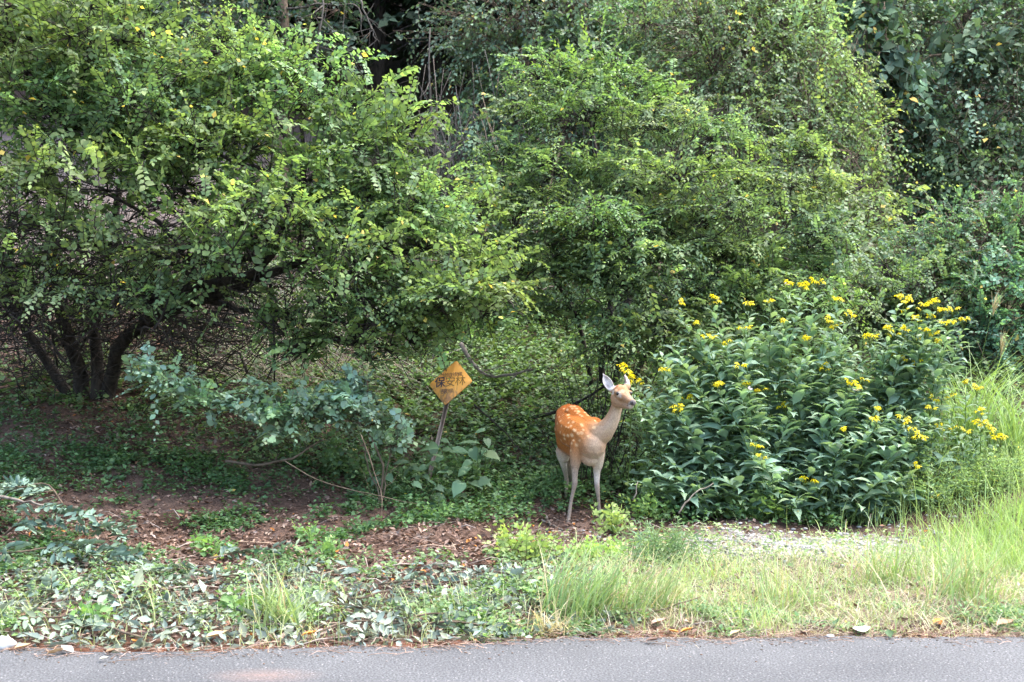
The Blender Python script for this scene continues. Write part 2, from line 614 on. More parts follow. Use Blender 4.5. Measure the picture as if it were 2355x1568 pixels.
def blades(acc, p, heading, length, bend, width, col, segs=4, lean=None):
    """grass blades: p (S,3), heading (S) angle of lean"""
    p = np.asarray(p, float)
    S = len(p)
    length = np.broadcast_to(length, (S,))
    bend = np.broadcast_to(bend, (S,))
    width = np.broadcast_to(width, (S,))
    h = np.stack([np.cos(heading), np.sin(heading), np.zeros(S)], 1)
    sd = np.stack([-np.sin(heading), np.cos(heading), np.zeros(S)], 1)
    tw = rng.uniform(-0.8, 0.8, S)
    sd = sd * np.cos(tw)[:, None] + h * np.sin(tw)[:, None]
    t = np.linspace(0, 1, segs + 1)
    a0 = np.broadcast_to(lean if lean is not None else 0.15, (S,))
    ang = a0[:, None] + bend[:, None] * t[None] ** 1.3
    step = length[:, None] / segs
    dx = np.concatenate([np.zeros((S, 1)), np.cumsum(np.sin(ang[:, :-1]) * step, 1)], 1)
    dz = np.concatenate([np.zeros((S, 1)), np.cumsum(np.cos(ang[:, :-1]) * step, 1)], 1)
    c = p[:, None] + h[:, None] * dx[..., None] + UP * dz[..., None]
    w = width[:, None] * (1 - t[None] ** 2) * 0.5 + 0.0003
    Lf = c - sd[:, None] * w[..., None]
    Rt = c + sd[:, None] * w[..., None]
    V = np.stack([Lf, Rt], 2).reshape(S, -1, 3)
    T = []
    for i in range(segs):
        a = i * 2
        T += [(a, a + 1, a + 3), (a, a + 3, a + 2)]
    T = np.array(T)
    TT = (T[None] + (np.arange(S) * V.shape[1])[:, None, None]).reshape(-1, 3)
    col = np.asarray(col)
    C = np.repeat(col[:, None], V.shape[1], 1) if col.ndim == 2 else np.broadcast_to(col, (S, V.shape[1], 3))
    acc.add(V.reshape(-1, 3), TT, C.reshape(-1, 3))

# ================================================================== SETTING
def make_ground():
    xs = np.concatenate([np.linspace(-90, -8, 22)[:-1], np.linspace(-8, 8, 230), np.linspace(8, 90, 22)[1:]])
    ys = np.concatenate([np.linspace(-45, 5.2, 16)[:-1], np.linspace(5.2, 16, 230), np.linspace(16, 34, 60)[1:], np.linspace(34, 120, 24)[1:]])
    X, Y = np.meshgrid(xs, ys)
    Z = G(X, Y)
    Z = Z + np.where((Y > edge_y(X) + 0.05) & (Y < 20), rng.normal(0, 0.008, X.shape), 0)
    nx, ny = len(xs), len(ys)
    V = np.stack([X, Y, Z], -1).reshape(-1, 3)
    i, j = np.meshgrid(np.arange(ny - 1), np.arange(nx - 1), indexing='ij')
    a = (i * nx + j).ravel()
    Q = np.stack([a, a + 1, a + nx + 1, a + nx], 1)
    x, y = V[:, 0], V[:, 1]
    d = y - edge_y(x)
    soil = np.array([0.085, 0.052, 0.038])
    litter = np.array([0.19, 0.128, 0.10])
    straw = np.array([0.28, 0.23, 0.155])
    gravel = np.array([0.36, 0.335, 0.31])
    moss = np.array([0.07, 0.085, 0.03])
    rust = np.array([0.22, 0.10, 0.06])
    pale = np.array([0.30, 0.25, 0.22])
    n1 = 0.5 + 0.5 * np.sin(x * 3.1 + 1.7 * np.sin(y * 2.3)) * np.sin(y * 2.7 + 1.3 * np.sin(x * 1.9))
    c = soil[None] * (1 - n1)[:, None] + litter[None] * n1[:, None]
    def mixc(c, t, w):
        return c * (1 - w)[:, None] + t[None] * w[:, None]
    c = mixc(c, moss, 0.6 * sstep(11, 13.5, y) * sstep(-2.0, -0.5, x))
    c = mixc(c, pale, 0.7 * sstep(15, 17.5, y) * sstep(-3.2, -4.6, x) * sstep(29, 25, y))
    c = mixc(c, straw, sstep(-0.3, 0.9, x) * sstep(9.0, 8.0, y) * sstep(0.1, 0.4, d))
    gm = np.exp(-(((x - 2.4) / 0.9) ** 2 + ((y - 8.55) / 0.45) ** 2)) + np.exp(-(((x - 1.3) / 0.5) ** 2 + ((y - 8.6) / 0.35) ** 2))
    c = mixc(c, gravel, np.clip(gm * 1.6, 0, 1))
    c = mixc(c, rust, sstep(0.28, 0.08, d) * 0.85)
    c = mixc(c, np.array([0.026, 0.024, 0.014]), sstep(15.0, 17.5, y) * sstep(-4.8, -3.2, x))  # shade of the wooded hollow painted into the hill soil as a darker colour
    c = 0.7 * c * np.exp(rng.normal(0, 0.18, (len(c), 1)))
    m, nt, b = new_mat('forest_soil')
    a_ = N(nt, 'ShaderNodeAttribute', attribute_name='tint')
    tc = N(nt, 'ShaderNodeTexCoord')
    nz = N(nt, 'ShaderNodeTexNoise')
    nz.inputs['Scale'].default_value = 38
    nz.inputs['Detail'].default_value = 8
    nz.inputs['Roughness'].default_value = 0.7
    nt.links.new(tc.outputs['Object'], nz.inputs['Vector'])
    mr = N(nt, 'ShaderNodeMapRange')
    mr.inputs['From Min'].default_value = 0.3
    mr.inputs['From Max'].default_value = 0.7
    mr.inputs['To Min'].default_value = 0.5
    mr.inputs['To Max'].default_value = 1.5
    nt.links.new(nz.outputs['Fac'], mr.inputs['Value'])
    mx = N(nt, 'ShaderNodeVectorMath', operation='SCALE')
    nt.links.new(a_.outputs['Color'], mx.inputs[0])
    nt.links.new(mr.outputs[0], mx.inputs['Scale'])
    nt.links.new(mx.outputs[0], b.inputs['Base Color'])
    b.inputs['Roughness'].default_value = 0.95
    b.inputs['Specular IOR Level'].default_value = 0.1
    bp = N(nt, 'ShaderNodeBump')
    bp.inputs['Strength'].default_value = 0.9
    bp.inputs['Distance'].default_value = 0.03
    nt.links.new(nz.outputs['Fac'], bp.inputs['Height'])
    nt.links.new(bp.outputs[0], b.inputs['Normal'])
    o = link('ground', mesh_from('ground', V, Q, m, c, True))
    o['kind'] = 'structure'


def make_road():
    xs = np.concatenate([np.linspace(-80, -6, 12)[:-1], np.linspace(-6, 6, 240), np.linspace(6, 80, 12)[1:]])
    e = edge_y(np.clip(xs, -8, 8)) + rng.normal(0, 0.013, len(xs)) + .02 * np.sin(xs * 9.7) * np.sin(xs * 2.1)
    rows = [-12.0, 0.0, 3.0, 4.5]
    V = [np.stack([xs, np.full_like(xs, r), np.zeros_like(xs)], 1) for r in rows]
    V.append(np.stack([xs, e - 0.03, np.zeros_like(xs)], 1))
    V.append(np.stack([xs, e, np.full_like(xs, -0.008)], 1))
    V.append(np.stack([xs, e + 0.012, np.full_like(xs, -0.06)], 1))
    V = np.concatenate(V)
    nx = len(xs)
    Q = []
    for r in range(6):
        a = r * nx + np.arange(nx - 1)
        Q.append(np.stack([a, a + 1, a + nx + 1, a + nx], 1))
    m, nt, b = new_mat('asphalt')
    tc = N(nt, 'ShaderNodeTexCoord')
    def noise(scale, detail=2.0):
        n = N(nt, 'ShaderNodeTexNoise')
        n.inputs['Scale'].default_value = scale
        n.inputs['Detail'].default_value = detail
        nt.links.new(tc.outputs['Object'], n.inputs['Vector'])
        return n
    def ramp(src, p0, c0, p1, c1):
        r = N(nt, 'ShaderNodeValToRGB')
        r.color_ramp.elements[0].position, r.color_ramp.elements[0].color = p0, (*c0, 1)
        r.color_ramp.elements[1].position, r.color_ramp.elements[1].color = p1, (*c1, 1)
        nt.links.new(src, r.inputs[0])
        return r
    def mix(a, bb, f, typ='MIX'):
        x = N(nt, 'ShaderNodeMix', data_type='RGBA', blend_type=typ)
        nt.links.new(f, x.inputs['Factor']) if not isinstance(f, float) else setattr(x.inputs['Factor'], 'default_value', f)
        for s, sock in ((a, 'A'), (bb, 'B')):
            idx = 6 if sock == 'A' else 7
            if isinstance(s, tuple):
                x.inputs[idx].default_value = (*s, 1)
            else:
                nt.links.new(s, x.inputs[idx])
        return x.outputs[2]
    big = noise(0.9, 3)
    fine = noise(95, 3)
    base = ramp(big.outputs['Fac'], 0.3, (0.062, 0.064, 0.067), 0.7, (0.103, 0.106, 0.109)).outputs[0]
    g1 = ramp(fine.outputs['Fac'], 0.38, (0.5, 0.5, 0.5), 0.62, (1.5, 1.5, 1.5)).outputs[0]
    col = mix(base, g1, 1.0, 'MULTIPLY')
    vo = N(nt, 'ShaderNodeTexVoronoi')
    vo.inputs['Scale'].default_value = 85
    nt.links.new(tc.outputs['Object'], vo.inputs['Vector'])
    sel = ramp(vo.outputs['Color'], 0.80, (0, 0, 0), 0.84, (1, 1, 1))
    near = ramp(vo.outputs['Distance'], 0.2, (1, 1, 1), 0.45, (0, 0, 0))
    f = N(nt, 'ShaderNodeMath', operation='MULTIPLY')
    nt.links.new(sel.outputs[0], f.inputs[0])
    nt.links.new(near.outputs[0], f.inputs[1])
    f2 = N(nt, 'ShaderNodeMath', operation='MULTIPLY')
    nt.links.new(f.outputs[0], f2.inputs[0])
    f2.inputs[1].default_value = 0.75
    col = mix(col, (0.33, 0.325, 0.32), f2.outputs[0])
    # an old reddish stain
    pos = N(nt, 'ShaderNodeVectorMath', operation='DISTANCE')
    sc = N(nt, 'ShaderNodeMapping')
    sc.inputs['Scale'].default_value = (1.0, 2.2, 1.0)
    nt.links.new(tc.outputs['Object'], sc.inputs[0])
    nt.links.new(sc.outputs[0], pos.inputs[0])
    pos.inputs[1].default_value = (-1.16, 5.34 * 2.2, 0)
    st = ramp(pos.outputs['Value'], 0.0, (0.5, 0.5, 0.5), 0.30, (0, 0, 0))
    f3 = N(nt, 'ShaderNodeMath', operation='MULTIPLY')
    nt.links.new(st.outputs[0], f3.inputs[0])
    nt.links.new(noise(30, 3).outputs['Fac'], f3.inputs[1])
    col = mix(col, (0.34, 0.20, 0.15), f3.outputs[0])
    nt.links.new(col, b.inputs['Base Color'])
    b.inputs['Roughness'].default_value = 0.8
    b.inputs['Specular IOR Level'].default_value = 0.35
    bp = N(nt, 'ShaderNodeBump')
    bp.inputs['Strength'].default_value = 0.5
    bp.inputs['Distance'].default_value = 0.004
    nt.links.new(vo.outputs['Distance'], bp.inputs['Height'])
    nt.links.new(bp.outputs[0], b.inputs['Normal'])
    o = link('road', mesh_from('road', V, np.concatenate(Q), m))
    o['kind'] = 'structure'


make_ground()
make_road()


# ================================================================== DEER
def dz(zx, zy, Y):
    return at(1232.1 + zx * 0.2640, 827.5 + zy * 0.2640, Y)


def ico(sub=2):
    import bmesh
    bm = bmesh.new()
    bmesh.ops.create_icosphere(bm, subdivisions=sub, radius=1.0)
    V = np.array([v.co[:] for v in bm.verts])
    T = np.array([[v.index for v in f.verts] for f in bm.faces])
    bm.free()
    return V, T


ICO1, ICO2 = ico(1), ico(2)


def make_deer():
    orange, flank = (0.25, 0.066, 0.006), (0.29, 0.090, 0.011)
    tan, grey, cream = (0.30, 0.175, 0.092), (0.37, 0.28, 0.20), (0.44, 0.36, 0.275)
    leg, hoof, face, fore = (0.27, 0.215, 0.17), (0.04, 0.03, 0.025), (0.28, 0.155, 0.072), (0.26, 0.12, 0.05)
    white, nose = (0.50, 0.45, 0.40), (0.13, 0.115, 0.115)
    # chains of (zoom x, zoom y, distance, radius, colour)
    chains = [
        [(285, 505, 10.48, .132, orange), (300, 560, 10.32, .145, orange), (330, 620, 10.12, .158, flank), (375, 650, 9.97, .160, flank), (440, 680, 9.84, .145, flank), (490, 740, 9.74, .124, tan)],
        [(262, 600, 10.45, .112, orange), (262, 680, 10.40, .098, flank), (250, 780, 10.40, .062, flank), (245, 850, 10.42, .050, white)],
        [(400, 700, 9.86, .12, flank), (430, 730, 9.80, .11, flank)],
        [(345, 560, 10.55, .120, orange), (350, 700, 10.55, .095, flank), (320, 850, 10.52, .055, grey)],
        [(300, 700, 10.2, .13, flank), (370, 750, 10.0, .125, flank), (450, 800, 9.82, .105, tan), (470, 850, 9.77, .078, cream)],
        [(330, 480, 10.25, .095, orange), (410, 545, 10.02, .085, orange), (480, 590, 9.86, .080, flank)],
        [(500, 545, 10.05, .052, orange), (520, 570, 9.95, .07, orange)],
        [(470, 640, 9.84, .115, flank), (550, 650, 9.75, .104, tan), (607, 600, 9.71, .083, grey), (658, 530, 9.69, .065, grey), (694, 440, 9.68, .053, grey), (712, 370, 9.67, .050, tan)],
        # near fore leg
        [(380, 740, 9.80, .085, flank), (350, 850, 9.78, .056, tan), (342, 930, 9.78, .040, leg), (338, 1020, 9.78, .0285, leg), (337, 1085, 9.775, .0275, leg), (322, 1150, 9.79, .0195, leg), (306, 1230, 9.80, .0175, leg), (293, 1320, 9.80, .020, leg), (286, 1375, 9.79, .018, leg), (283, 1418, 9.76, .022, hoof)],
        # far fore leg
        [(520, 800, 9.78, .085, cream), (535, 900, 9.80, .052, cream), (530, 980, 9.82, .036, white), (530, 1060, 9.83, .0275, white), (533, 1110, 9.83, .0265, leg), (542, 1190, 9.85, .019, leg), (550, 1280, 9.87, .0175, leg), (556, 1350, 9.87, .0195, leg), (563, 1388, 9.86, .018, leg), (572, 1420, 9.83, .021, hoof)],
        # near hind leg
        [(235, 800, 10.42, .070, cream), (236, 880, 10.44, .043, white), (256, 980, 10.52, .026, leg), (268, 1060, 10.56, .023, leg), (264, 1130, 10.54, .019, leg), (262, 1230, 10.50, .0175, leg), (257, 1300, 10.48, .0195, leg), (256, 1330, 10.46, .018, leg), (255, 1350, 10.43, .0215, hoof)],
        # far hind leg
        [(310, 830, 10.54, .06, tan), (300, 930, 10.56, .036, leg), (298, 1030, 10.64, .025, leg), (306, 1080, 10.68, .022, leg), (325, 1160, 10.64, .0185, leg), (345, 1215, 10.60, .0175, leg), (356, 1250, 10.58, .019, leg), (366, 1275, 10.55, .0215, hoof)],
        # head
        [(735, 283, 9.66, .070, face), (750, 298, 9.60, .063, face), (775, 322, 9.54, .050, face), (805, 347, 9.49, .037, face), (834, 366, 9.45, .030, face), (846, 372, 9.435, .027, nose)],
        [(705, 330, 9.66, .058, grey), (720, 364, 9.62, .054, grey), (770, 383, 9.55, .040, grey), (812, 398, 9.48, .030, white), (828, 402, 9.465, .022, white)],
        [(812, 292, 9.62, .030, face), (826, 292, 9.62, .016, face)],
        [(700, 280, 9.585, .024, face)],
        [(660, 262, 9.68, .026, white), (690, 262, 9.67, .035, fore)],
        [(805, 225, 9.70, .022, grey), (785, 240, 9.69, .035, fore)],
        # tail
        [(215, 560, 10.60, .03, white), (215, 640, 10.64, .022, white)],
    ]
    acc = Acc()
    SP, SC, SR = [], [], []
    for ch in chains:
        pts = np.array([dz(a, b, y) for a, b, y, r, c in ch])
        rr = np.array([c[3] for c in ch])
        cc = np.array([c[4] for c in ch])
        if len(ch) == 1:
            P, R, C = pts, rr, cc
        else:
            seg = np.linalg.norm(np.diff(pts, axis=0), axis=1)
            n = int(max(6, seg.sum() / (rr.min() * 0.30)))
            t = np.linspace(0, len(ch) - 1, n)
            P = curve(pts, n)
            R = np.interp(t, np.arange(len(ch)), rr)
            C = np.stack([np.interp(t, np.arange(len(ch)), cc[:, k]) for k in range(3)], 1)
        V, T = ICO2
        for p, r in zip(P, np.where(P[:, 2] < .5, R * .88, R)):
            acc.add(V * r + p, T)
        R = np.where(P[:, 2] < .5, R * .88, R)
        SP.append(P)
        SC.append(C)
        SR.append(R)
    SP, SC, SR = np.concatenate(SP), np.concatenate(SC), np.concatenate(SR)

    # ears: cupped, closed shells
    def ear(b, tip, facing, w, L):
        b, tip, facing = np.array(b), np.array(tip), nrm(np.array(facing, float))
        ax = nrm(tip - b)
        facing = nrm(facing - ax * (facing @ ax))
        sd = np.cross(ax, facing)
        n, m = 14, 9
        F, B = [], []
        for i in range(n):
            t = i / (n - 1)
            hw = w * (0.30 + 0.70 * math.sin(math.pi * min(1, t * 1.06 + 0.08)) ** 0.8) * (1 if t < 0.72 else max(0.06, 1 - ((t - 0.72) / 0.30) ** 2))
            for j in range(m):
                s = -1 + 2 * j / (m - 1)
                cup = 0.75 * hw * (s * s) - 0.25 * hw
                p = b + ax * (L * t) + sd * (hw * s) + facing * cup
                F.append(p)
                B.append(p - facing * 0.012)
        V = np.array(F + B)
        T = []
        o = n * m
        for i in range(n - 1):
            for j in range(m - 1):
                a = i * m + j
                T += [(a, a + 1, a + m + 1), (a, a + m + 1, a + m), (o + a, o + a + m + 1, o + a + 1), (o + a, o + a + m, o + a + m + 1)]
        rim = [j for j in range(m)] + [i * m + m - 1 for i in range(1, n)] + [(n - 1) * m + j for j in range(m - 2, -1, -1)] + [i * m for i in range(n - 2, 0, -1)]
        for q in range(len(rim)):
            a, c = rim[q], rim[(q + 1) % len(rim)]
            T += [(c, a, o + a), (c, o + a, o + c)]
        return V, np.array(T)[:, ::-1], (b, ax, facing, sd, L, w)
    e1 = ear(dz(668, 262, 9.67), dz(576, 112, 9.72), (-0.45, -1, 0.05), 0.040, 0.172)
    e2 = ear(dz(800, 222, 9.70), dz(782, 138, 9.76), (0.9, -0.55, 0.1), 0.036, 0.120)
    for e in (e1, e2):
        acc.add(e[0], e[1])
    me = acc.mesh('body', M_TINT)
    tmp = bpy.data.objects.new('body_form', me)
    COL.objects.link(tmp)
    md = tmp.modifiers.new('r', 'REMESH')
    md.mode = 'VOXEL'
    md.voxel_size = 0.0058
    sm = tmp.modifiers.new('s', 'SMOOTH')
    sm.factor = 0.5
    sm.iterations = 5
    dg = bpy.context.evaluated_depsgraph_get()
    me2 = bpy.data.meshes.new_from_object(tmp.evaluated_get(dg))
    bpy.data.objects.remove(tmp)
    nv = len(me2.vertices)
    V = np.empty(nv * 3, np.float32)
    me2.vertices.foreach_get('co', V)
    V = V.reshape(-1, 3).astype(float)
    Nn = np.empty(nv * 3, np.float32)
    me2.vertices.foreach_get('normal', Nn)
    Nn = Nn.reshape(-1, 3)
    # coat colour: blend of the colours of the nearest body spheres
    col = np.empty((nv, 3))
    for s in range(0, nv, 4000):
        v = V[s:s + 4000]
        d = np.linalg.norm(v[:, None] - SP[None], axis=2) - SR[None]
        w = np.exp(-np.clip(d, -0.04, None) / 0.028)
        col[s:s + 4000] = (w[..., None] * SC[None]).sum(1) / w.sum(1, keepdims=True)

    def blend(mask, c):
        nonlocal col
        col = col * (1 - mask[:, None]) + np.array(c)[None] * mask[:, None]
    # belly paler where the trunk turns under
    body = V[:, 2] > 0.48
    blend(sstep(-0.5, -0.95, Nn[:, 2]) * (body & (V[:, 2] < 0.9)) * 0.8, cream)
    # front of chest and throat pale, nape warmer
    fr = sstep(1.0, 0.0, np.linalg.norm((V - dz(520, 730, 9.60)) / np.array([.13, .16, .20]), axis=1)) * 0.55
    blend(fr, cream)
    nape = sstep(0.0, -0.9, Nn[:, 0]) * (V[:, 2] > 0.85) * (V[:, 2] < 1.12) * (V[:, 1] < 9.95) * 0.6
    blend(nape, (0.25, 0.11, 0.035))

    def near(p, r):
        return np.linalg.norm(V - np.asarray(p), axis=1) / r

    def surf(zx, zy):
        """the coat point seen at a given place on the near side"""
        p = dz(zx, zy, 1.0) - np.array([0, 0, CAM_H])
        p[1] = 1.0
        dirv = nrm(p)
        rel = V - np.array([0, 0, CAM_H])
        tt = rel @ dirv
        perp = np.linalg.norm(rel - tt[:, None] * dirv, axis=1)
        ok = perp < 0.012
        return V[ok][np.argmin(tt[ok])] if ok.any() else V[np.argmin(perp)]
    # ears
    for (b, ax, fc, sd, L, w), inner in ((e1[2], 1), (e2[2], 0.55)):
        q = V - b
        t = q @ ax / L
        k = (np.abs(q @ sd) < w * 1.2) & (t > 0.02) & (t < 1.1) & (np.linalg.norm(np.cross(q, ax), axis=1) < w * 1.3) & (V[:, 2] > b[2] - 0.005)
        blend(k * 1.0, (0.27, 0.21, 0.19))
        fn = sstep(-0.1, 0.4, Nn @ fc)
        blend(k * fn * inner, (0.62, 0.56, 0.53))
        s = (q @ sd) / w
        blend(k * fn * inner * 0.75 * np.exp(-(((s - 0.15) / 0.35) ** 2 + ((t - 0.72) / 0.16) ** 2)), (0.25, 0.17, 0.16))
        blend(k * fn * inner * 0.8 * np.exp(-(((s + 0.45) / 0.30) ** 2 + ((t - 0.30) / 0.15) ** 2)), (0.22, 0.17, 0.16))
    # face marks
    for zx, zy, r, c, a in ((705, 300, .035, (0.60, 0.50, 0.40), .8), (725, 310, .022, white, .8), (690, 300, .02, (0.22, 0.10, 0.04), .6),
                            (745, 235, .05, fore, .8), (690, 225, .028, (0.24, 0.075, 0.015), .9), (770, 320, .03, (0.24, 0.15, 0.09), .6), (740, 265, .03, (0.55, 0.40, 0.27), .5),
                            (720, 345, .035, (0.30, 0.15, 0.06), .6), (785, 365, .022, (0.30, 0.16, 0.07), .7), (810, 395, .022, white, .9), (660, 285, .022, white, .7)):
        blend(a * sstep(1.2, 0.3, near(surf(zx, zy), r)), c)
    blend(0.95 * sstep(1.15, 0.8, near(surf(846, 368), .031)), nose)
    blend(0.95 * sstep(1.2, 0.5, near(surf(828, 370), .009)), (0.02, 0.018, 0.018))
    for t in np.linspace(0, 1, 14):
        blend(0.8 * sstep(1.2, 0.5, near(surf(785 + 60 * t, 393 + 6 * t - 6 * math.sin(3.1 * t)), .0065)), (0.06, 0.045, 0.04))
    # rows and scatter of pale spots on the flank and along the back
    spots = [(240, 415), (265, 425), (280, 468), (285, 492), (195, 490), (207, 520), (275, 540), (300, 565), (175, 550), (158, 600), (200, 630), (235, 655), (268, 655), (302, 655), (320, 690), (395, 555), (388, 630), (360, 632),
             (447, 657), (497, 582), (330, 605), (367, 700), (345, 745), (250, 578), (272, 582), (212, 570), (207, 700), (240, 690), (290, 790), (300, 390), (318, 410), (335, 435), (355, 455), (377, 470), (402, 478), (332, 395), (352, 412), (370, 437),
             (520, 520), (230, 470), (320, 530), (405, 600), (300, 720), (255, 740)]
    pc = [surf(*s) for s in spots]
    far = V[(V[:, 2] > 0.62) & (V[:, 2] < 1.0) & (V[:, 0] > 0.62) & (Nn[:, 0] > 0.2) & (V[:, 1] > 9.9)]
    for _ in range(30):
        if len(far):
            pc.append(far[rng.integers(len(far))])
    ax = nrm(np.array([0.25, -0.9, -0.15]))
    for p in pc:
        q = V - p
        al = q @ ax
        pr = np.linalg.norm(q - al[:, None] * ax, axis=1)
        r = rng.uniform(0.008, 0.0145)
        dd = np.sqrt((al / (r * rng.uniform(1.2, 2.2))) ** 2 + (pr / r) ** 2) + rng.normal(0, .12, nv)
        blend(rng.uniform(.4, .75) * sstep(1.5, 0.45, dd), (0.55, 0.38, 0.21))
    # darker knees
    for zx, zy, Y in ((338, 1080, 9.76), (535, 1105, 9.80)):
        blend(0.5 * sstep(1.2, 0.2, near(dz(zx, zy, Y), .04)), (0.17, 0.12, 0.095))
    col *= 1.0 * np.exp(rng.normal(0, 0.05, (nv, 1)))
    m, nt, b = new_mat('deer_coat')
    a_ = N(nt, 'ShaderNodeAttribute', attribute_name='tint')
    tc = N(nt, 'ShaderNodeTexCoord')
    mp = N(nt, 'ShaderNodeMapping')
    mp.inputs['Scale'].default_value = (120, 50, 40)
    nz = N(nt, 'ShaderNodeTexNoise')
    nz.inputs['Scale'].default_value = 1.6
    nz.inputs['Detail'].default_value = 3
    nt.links.new(tc.outputs['Object'], mp.inputs[0])
    nt.links.new(mp.outputs[0], nz.inputs['Vector'])
    mr = N(nt, 'ShaderNodeMapRange')
    mr.inputs['From Min'].default_value = 0.3
    mr.inputs['From Max'].default_value = 0.7
    mr.inputs['To Min'].default_value = 0.75
    mr.inputs['To Max'].default_value = 1.25
    nt.links.new(nz.outputs['Fac'], mr.inputs['Value'])
    mx = N(nt, 'ShaderNodeVectorMath', operation='SCALE')
    nt.links.new(a_.outputs['Color'], mx.inputs[0])
    nt.links.new(mr.outputs[0], mx.inputs['Scale'])
    nt.links.new(mx.outputs[0], b.inputs['Base Color'])
    b.inputs['Roughness'].default_value = 0.7
    b.inputs['Specular IOR Level'].default_value = 0.12
    b.inputs['Sheen Weight'].default_value = 0.06
    b.inputs['Sheen Roughness'].default_value = 0.5
    bp = N(nt, 'ShaderNodeBump')
    bp.inputs['Strength'].default_value = 0.35
    bp.inputs['Distance'].default_value = 0.004
    nt.links.new(nz.outputs['Fac'], bp.inputs['Height'])
    nt.links.new(bp.outputs[0], b.inputs['Normal'])
    base = np.array([0.6, 10.1, 0.0])
    root = thing('deer', 'spotted orange-brown deer without antlers standing alert on the verge beside the flowers', 'deer', base)
    at_ = me2.attributes.new('tint', 'FLOAT_COLOR', 'POINT')
    c4 = np.ones((nv, 4), np.float32)
    c4[:, :3] = np.clip(col, 0.005, 0.9)
    at_.data.foreach_set('color', c4.ravel())
    me2.vertices.foreach_set('co', (V - base).astype(np.float32).ravel())
    me2.polygons.foreach_set('use_smooth', np.ones(len(me2.polygons), bool))
    me2.materials.clear()
    me2.materials.append(m)
    me2.name = 'body'
    link('body', me2, root)
    # short coat hairs lying back and down over the body
    nh = 46000
    hi = rng.choice(nv, nh)
    back_ = nrm(np.array([-.25, .9, -.35])[None] + rng.normal(0, .25, (nh, 3)))
    hn = Nn[hi].astype(float)
    lay = nrm(back_ - hn * (back_ * hn).sum(1, keepdims=True) + hn * rng.uniform(.12, .45, (nh, 1)))
    hs = nrm(np.cross(lay, hn))
    hl = rng.uniform(.006, .014, (nh, 1)) * np.where(np.linalg.norm(V[hi] - surf(704, 288), axis=1, keepdims=True) < .035, .15, 1) * np.where(V[hi, 2:3] < .55, .5, 1) * np.where(V[hi, 2:3] > 1.06, .55, 1)
    hb = V[hi] - hn * .001
    HV = np.stack([hb - hs * .0007, hb + hs * .0007, hb + lay * hl], 1).reshape(-1, 3)
    HC = np.repeat(np.clip(col[hi] * np.exp(rng.normal(0.04, .2, (nh, 1))), .004, .9), 3, 0)
    hm = mesh_from('fur', HV - base, np.arange(nh * 3).reshape(-1, 3), M_TINT, HC)
    link('fur', hm, root, 'stuff')
    me_, nt, b = new_mat('deer_eye')
    b.inputs['Base Color'].default_value = (0.008, 0.006, 0.006, 1)
    b.inputs['Roughness'].default_value = 0.08
    for (zx, zy), nd in (((704, 288), (-0.3, -1, 0)), ((840, 290), (0.8, -0.5, 0))):
        s = surf(zx, zy) if zx < 800 else surf(836, 291)
        A = Acc()
        A.add(ICO2[0] * np.array([0.0195, 0.015, 0.0165]) + s + nrm(np.array(nd, float)) * -0.002, ICO2[1])
        A.obj('eye', me_, root, smooth=True)


make_deer()


